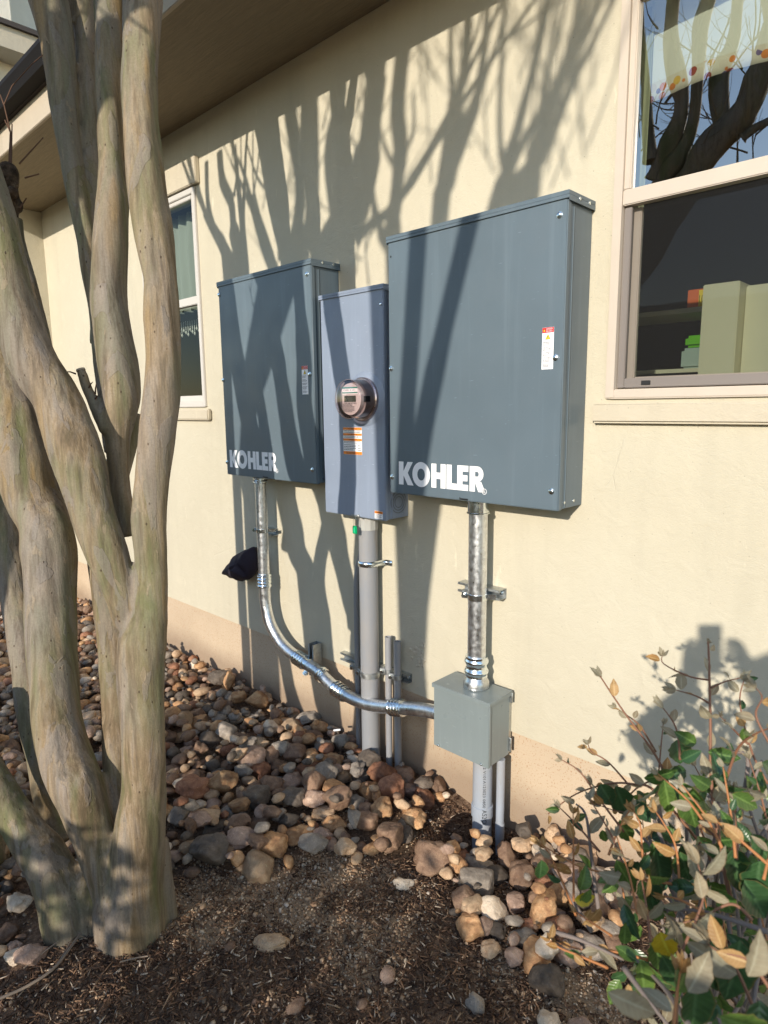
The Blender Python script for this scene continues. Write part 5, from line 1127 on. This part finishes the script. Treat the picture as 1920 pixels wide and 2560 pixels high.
# individually placed leaves: (u, v, angle deg, length px, width px, distance, which)
for (u, v, a, Lp, Wp, fd, mbx) in [(1353,2150,92,-64,38,1.2,BD),(1690,1850,100,-60,58,1.15,BD),(1610,1945,10,86,40,1.1,BG),(1705,1955,-70,150,70,1.05,BG),(1660,1950,-80,90,50,1.08,BG),(1450,2225,65,60,44,1.0,BG),(1436,2250,185,-55,34,.98,BY),(1450,2255,50,44,30,.98,BG),(1505,2075,-70,36,24,1.15,BG),(1548,2050,-60,70,42,1.15,BG),(1540,2150,-60,110,44,1.0,BG),(1620,2200,-75,90,60,1.0,BD),
    (1640,2340,-85,90,60,.95,BG),(1650,2330,-70,70,62,.92,BY),(1600,2400,-80,120,60,.9,BG),(1655,2390,-60,100,56,.9,BD),(1520,2480,-30,170,60,.68,BB),(1870,2440,60,110,80,.66,BB),(1720,2480,50,110,64,.7,BB),(1500,2270,60,-70,34,1.0,BO),(1560,2360,90,60,30,.95,BG),(1570,2460,80,-50,30,.9,BO),(1790,2100,0,60,44,1.0,BG),(1830,1985,-30,90,44,1.0,BG),(1770,1880,-10,80,36,1.05,BG),(1740,1860,150,60,36,1.1,BG),(1858,1820,-80,42,22,1.0,BG),
    (1500,1960,-60,60,50,1.2,BD),(1540,1965,-70,80,60,1.2,BD),(1580,2000,-50,70,40,1.15,BD),(1800,2230,-60,70,50,.9,BG),(1640,2120,-80,110,64,1.05,BD),(1700,2130,-70,90,60,1.02,BD),(1610,2180,170,70,50,1.05,BD),(1740,2440,-90,160,90,.8,BD),(1850,2350,-100,170,100,.85,BD),(1780,2350,-80,150,90,.85,BD),(1860,2200,-60,120,80,.95,BD),(1900,2150,-90,140,90,.95,BD),(1830,2120,-80,110,70,1.0,BD),(1800,2540,-20,150,90,.65,BG),(1900,2500,-100,150,100,.7,BD),(1720,2300,-90,90,60,.95,BG)]:
    th = math.radians(a); d = RT*math.cos(th)+UP*math.sin(th)
    if Lp < 0: d = d; Lp = -Lp; d = -d if a > 0 else d
    leaf(mbx, atd(u, v, fd), (d+FW*rg.uniform(-.2,.2)).normalized(), -FW+rl()*.35, Lp/FPX*fd, Wp/FPX*fd, rg.uniform(0,.25), .08)
# inner mass of darker leaves and old stems
for q in range(300):
    u = rg.uniform(1540, 1960); v = rg.uniform(1900, 2640)
    if u < 1560+(2150-v)*.35 or rg.random() < .25*(v < 2100): continue
    fd = rg.uniform(.95, 1.45); s_ = rg.uniform(.03, .055); leaf(rg.choice([BD,BD,BG,BG,BB]), atd(u, v, fd), rl(), -FW+rl()*.8, s_, s_*.55, .2, .08)
for q in range(26):
    a = atd(rg.uniform(1700,1950), rg.uniform(2450,2700), rg.uniform(.9,1.3)); b = atd(rg.uniform(1620,1960), rg.uniform(1950,2250), rg.uniform(1.05,1.35)); c = (a+b)/2+rl()*.05; BS.tube(smooth_path([a,c,b],5), .0032, 6)
for q in range(34):                                     # upright bronze and tan shoots through the whole crown
    u = rg.uniform(1400, 1940); v = rg.uniform(2020, 2450)
    if u < 1400+(2250-v)*.9: continue
    fd = rg.uniform(.85, 1.25); du = rg.gauss(-25, 40); L_ = rg.uniform(110, 230)
    twig([(u, v), (u+du*.4, v-L_*.5), (u+du, v-L_)], fd, fd+.05, .0022, rg.choice(['bronze', 'tan', 'tan', 'mix']), rg.uniform(.026, .04), .02, mbs=rg.choice([BT, BW]))
for P_, lv in (([(1560,2080),(1500,2000),(1450,1930),(1405,1900)],'tan'), ([(1500,2130),(1440,2060),(1400,2020)],'mix'), ([(1920,1960),(1880,1880),(1850,1760),(1860,1700)],'tan'), ([(1700,1900),(1690,1820),(1650,1760)],'tan')):
    twig(P_, 1.1, 1.15, .0022, lv, .036, .022)
for nm, mbx, m_ in (('green_leaves',BG,M_LG),('silvery_leaves',BB,M_LB),('dark_leaves',BD,M_LD),('bronze_leaves',BO,M_LO),('yellow_leaves',BY,M_LY),('twigs',BT,M_BST),('rusty_twigs',BW,M_BSO),('old_stems',BS,M_BSG)):
    o = build(mbx, nm, m_, bush, smooth=180)
    if 'leaves' in nm:
        nv = len(o.data.vertices); ix = np.arange(nv); r_ = o.data.attributes.new('rib', 'FLOAT', 'POINT'); r_.data.foreach_set('value', np.abs(ix % 5-2)/2.0)
        l_ = o.data.attributes.new('along', 'FLOAT', 'POINT'); l_.data.foreach_set('value', ((ix//5) % 11)/10.0)
# ------------------------------------------------------------------ litter twigs
mb = MB()
for P_ in ([(-10,2500),(60,2470),(130,2425),(175,2370),(225,2300)],[(150,2400),(190,2330),(222,2260)],[(60,2420),(110,2380),(150,2350)],[(300,2405),(340,2395),(370,2390)],[(120,2330),(175,2310),(228,2270)]):
    P = [atz(a, b, .03) for a, b in P_]; mb.tube(smooth_path(P, 4), .0045 if P_[0][0] < 0 else .0022, 6)
tw = build(mb, 'fallen_twigs', mat('dry_twig', (.26,.20,.15), .85), None); tag(tw, 'dry fallen twigs lying against the base of the left trunk', 'twigs')
mb = MB(); p = atz(834, 1826, .09); mb.tube([p, p+RT*.035+Vector((0,0,.004))], .005, 8); o = build(mb, 'scrap', M_WHT, None); tag(o, 'tiny white plastic scrap on the rocks left of the pipes', 'scrap')
# ------------------------------------------------------------------ behind the camera: photographer, hedge, neighbour house
def skin_person():
    t_ = thing('person', 'person in dark clothes photographing the wall, seen only as a shadow at lower right', 'person', (.33, -2.47, 0))
    fx = Vector((FW.x, FW.y, 0)).normalized(); rx = Vector((-fx.y, fx.x, 0))*-1
    o = Vector((CAM.x, CAM.y, 0))-fx*.47; V = lambda f, r, z: o+fx*f+rx*r+Vector((0,0,z))
    N_ = {'pel':(V(0,0,.95),.15,.12),'wa':(V(0,0,1.12),.19,.15),'ch':(V(0,0,1.32),.20,.16),'nk':(V(.01,0,1.50),.06,.06),'hd0':(V(.03,0,1.58),.07,.08),'hd':(V(.04,0,1.68),.08,.095),'hd1':(V(.03,0,1.76),.06,.07)}
    E_ = [('pel','wa'),('wa','ch'),('ch','nk'),('nk','hd0'),('hd0','hd'),('hd','hd1')]
    for s_, n_ in ((-1,'l'),(1,'r')):
        N_[n_+'sh'] = (V(0,.17*s_,1.42),.065,.06); N_[n_+'el'] = (V(.36,.29*s_,1.36),.062,.055); N_[n_+'wr'] = (V(.36,.10*s_,1.57),.028,.026); N_[n_+'pm'] = (V(.40,.085*s_,1.65),.036,.02)
        N_[n_+'hp'] = (V(0,.09*s_,.88),.09,.09); N_[n_+'kn'] = (V(.02,.11*s_,.48),.06,.06); N_[n_+'an'] = (V(0,.12*s_,.09),.04,.045); N_[n_+'to'] = (V(.17,.13*s_,.035),.045,.03)
        E_ += [('ch',n_+'sh'),(n_+'sh',n_+'el'),(n_+'el',n_+'wr'),(n_+'wr',n_+'pm'),('pel',n_+'hp'),(n_+'hp',n_+'kn'),(n_+'kn',n_+'an'),(n_+'an',n_+'to')]
        for q in range(4):
            a, b, c = f'{n_}f{q}a', f'{n_}f{q}b', f'{n_}f{q}c'; z = 1.64+q*.019
            N_[a] = (V(.43,.082*s_,z),.009,.009); N_[b] = (V(.448,.065*s_,z+.002),.008,.008); N_[c] = (V(.445,.045*s_,z),.007,.007); E_ += [(n_+'pm',a),(a,b),(b,c)]
        N_[n_+'t0'] = (V(.405,.07*s_,1.685),.010,.010); N_[n_+'t1'] = (V(.418,.045*s_,1.71),.009,.009); E_ += [(n_+'pm',n_+'t0'),(n_+'t0',n_+'t1')]
    ks = list(N_); me = bpy.data.meshes.new('body'); me.from_pydata([N_[k_][0]-Vector(t_.location) for k_ in ks], [(ks.index(a), ks.index(b)) for a, b in E_], [])
    ob = link('body', me, t_, mat('dark_clothes', (.03,.035,.05), .85)); md = ob.modifiers.new('skin', 'SKIN')
    for i, k_ in enumerate(ks): me.skin_vertices[0].data[i].radius = N_[k_][1:]; me.skin_vertices[0].data[i].use_root = (k_ == 'pel')
    sb_ = ob.modifiers.new('sub', 'SUBSURF'); sb_.levels = 1; sb_.render_levels = 2
    mb = MB(); c = V(.03,0,1.72); mb.lathe(c, (0,0,1), [(-.06,.085),(.0,.098),(.05,.085),(.085,.04),(.09,0)], 20); build(mb, 'hair', mat('hair', (.04,.025,.015), .8), t_, smooth=60)
    mb = MB(); mb.lathe(V(.135,0,1.665), fx, [(0,.02),(.012,.014),(.024,.0)], 8); build(mb, 'nose', mat('skin', (.5,.3,.22), .6), t_)
    c = CAM-FW*.016+UP*(-.035); ph = MB(); ph.obox(c, RT*.038, UP*.08, FW*.004); po = build(ph, 'phone', M_BLK, None, bevel=.003); tag(po, 'phone held up by the person taking the picture', 'phone')
skin_person()
def hedge():
    rg = random.Random(8); V = []; n = 0
    t_ = thing('hedge', 'low evergreen hedge behind the photographer, shading the ground', 'hedge', (-2.5, -4.1, 0)); mb = MB()
    N_ = 15000; X = RS.uniform(-8, 3.5, N_); Yh = RS.normal(-4.1, .22, N_); H = np.array([1.18+.06*noise.noise(Vector((x*1.3, 0, 0)))+.06*noise.noise(Vector((x*4, 0, 3))) for x in X])
    Z = H*(1-RS.rand(N_)**1.7*1.0); c = np.stack([X, Yh, Z], 1); a = RS.normal(0, 1, (N_, 3)); a /= np.linalg.norm(a, axis=1)[:, None]; b = np.cross(a, RS.normal(0, 1, (N_, 3))); b /= np.linalg.norm(b, axis=1)[:, None]
    s_ = RS.uniform(.03, .06, N_)[:, None]; V = np.stack([c-a*s_, c+b*s_*.5, c+a*s_, c-b*s_*.5], 1).reshape(-1, 3); F = np.arange(N_*4).reshape(-1, 4)
    me = fastmesh('foliage', V-np.array(t_.location), F, M_LD); o = link('foliage', me, t_)
    for q in range(30): x = -8+q*.39; mb.tube([(x,-4.1,-.02),(x+rg.gauss(0,.05),-4.1+rg.gauss(0,.05),.9)], [.014,.006], 6)
    build(mb, 'stems', M_BSG, t_)
hedge()
nh = thing('neighbour_house', 'neighbouring house across the yard, reflected in the right window', 'house', (-8, -15, 0))
mb = MB(); mb.box((-20, -20, -.1), (6, -15, 2.8)); build(mb, 'wall', M_ST, nh)
mb = MB(); mb.add([(-20.6,-14.4,2.75),(6.6,-14.4,2.75),(6.6,-17.5,4.6),(-20.6,-17.5,4.6)], [(0,1,2,3)]); mb.add([(-20.6,-20.6,2.75),(6.6,-20.6,2.75),(6.6,-17.5,4.6),(-20.6,-17.5,4.6)], [(3,2,1,0)]); build(mb, 'roof', M_SHG, nh)
for x in (-16, -12, -8.5, -5, -1, 3):
    mb = MB(); mb.box((x-.5,-14.98,.9), (x+.5,-14.95,2.2)); wo = build(mb, 'window', M_FRW, nh); quad(x-.43, x+.43, .97, 2.13, -14.944, 'pane', M_GUT, wo)
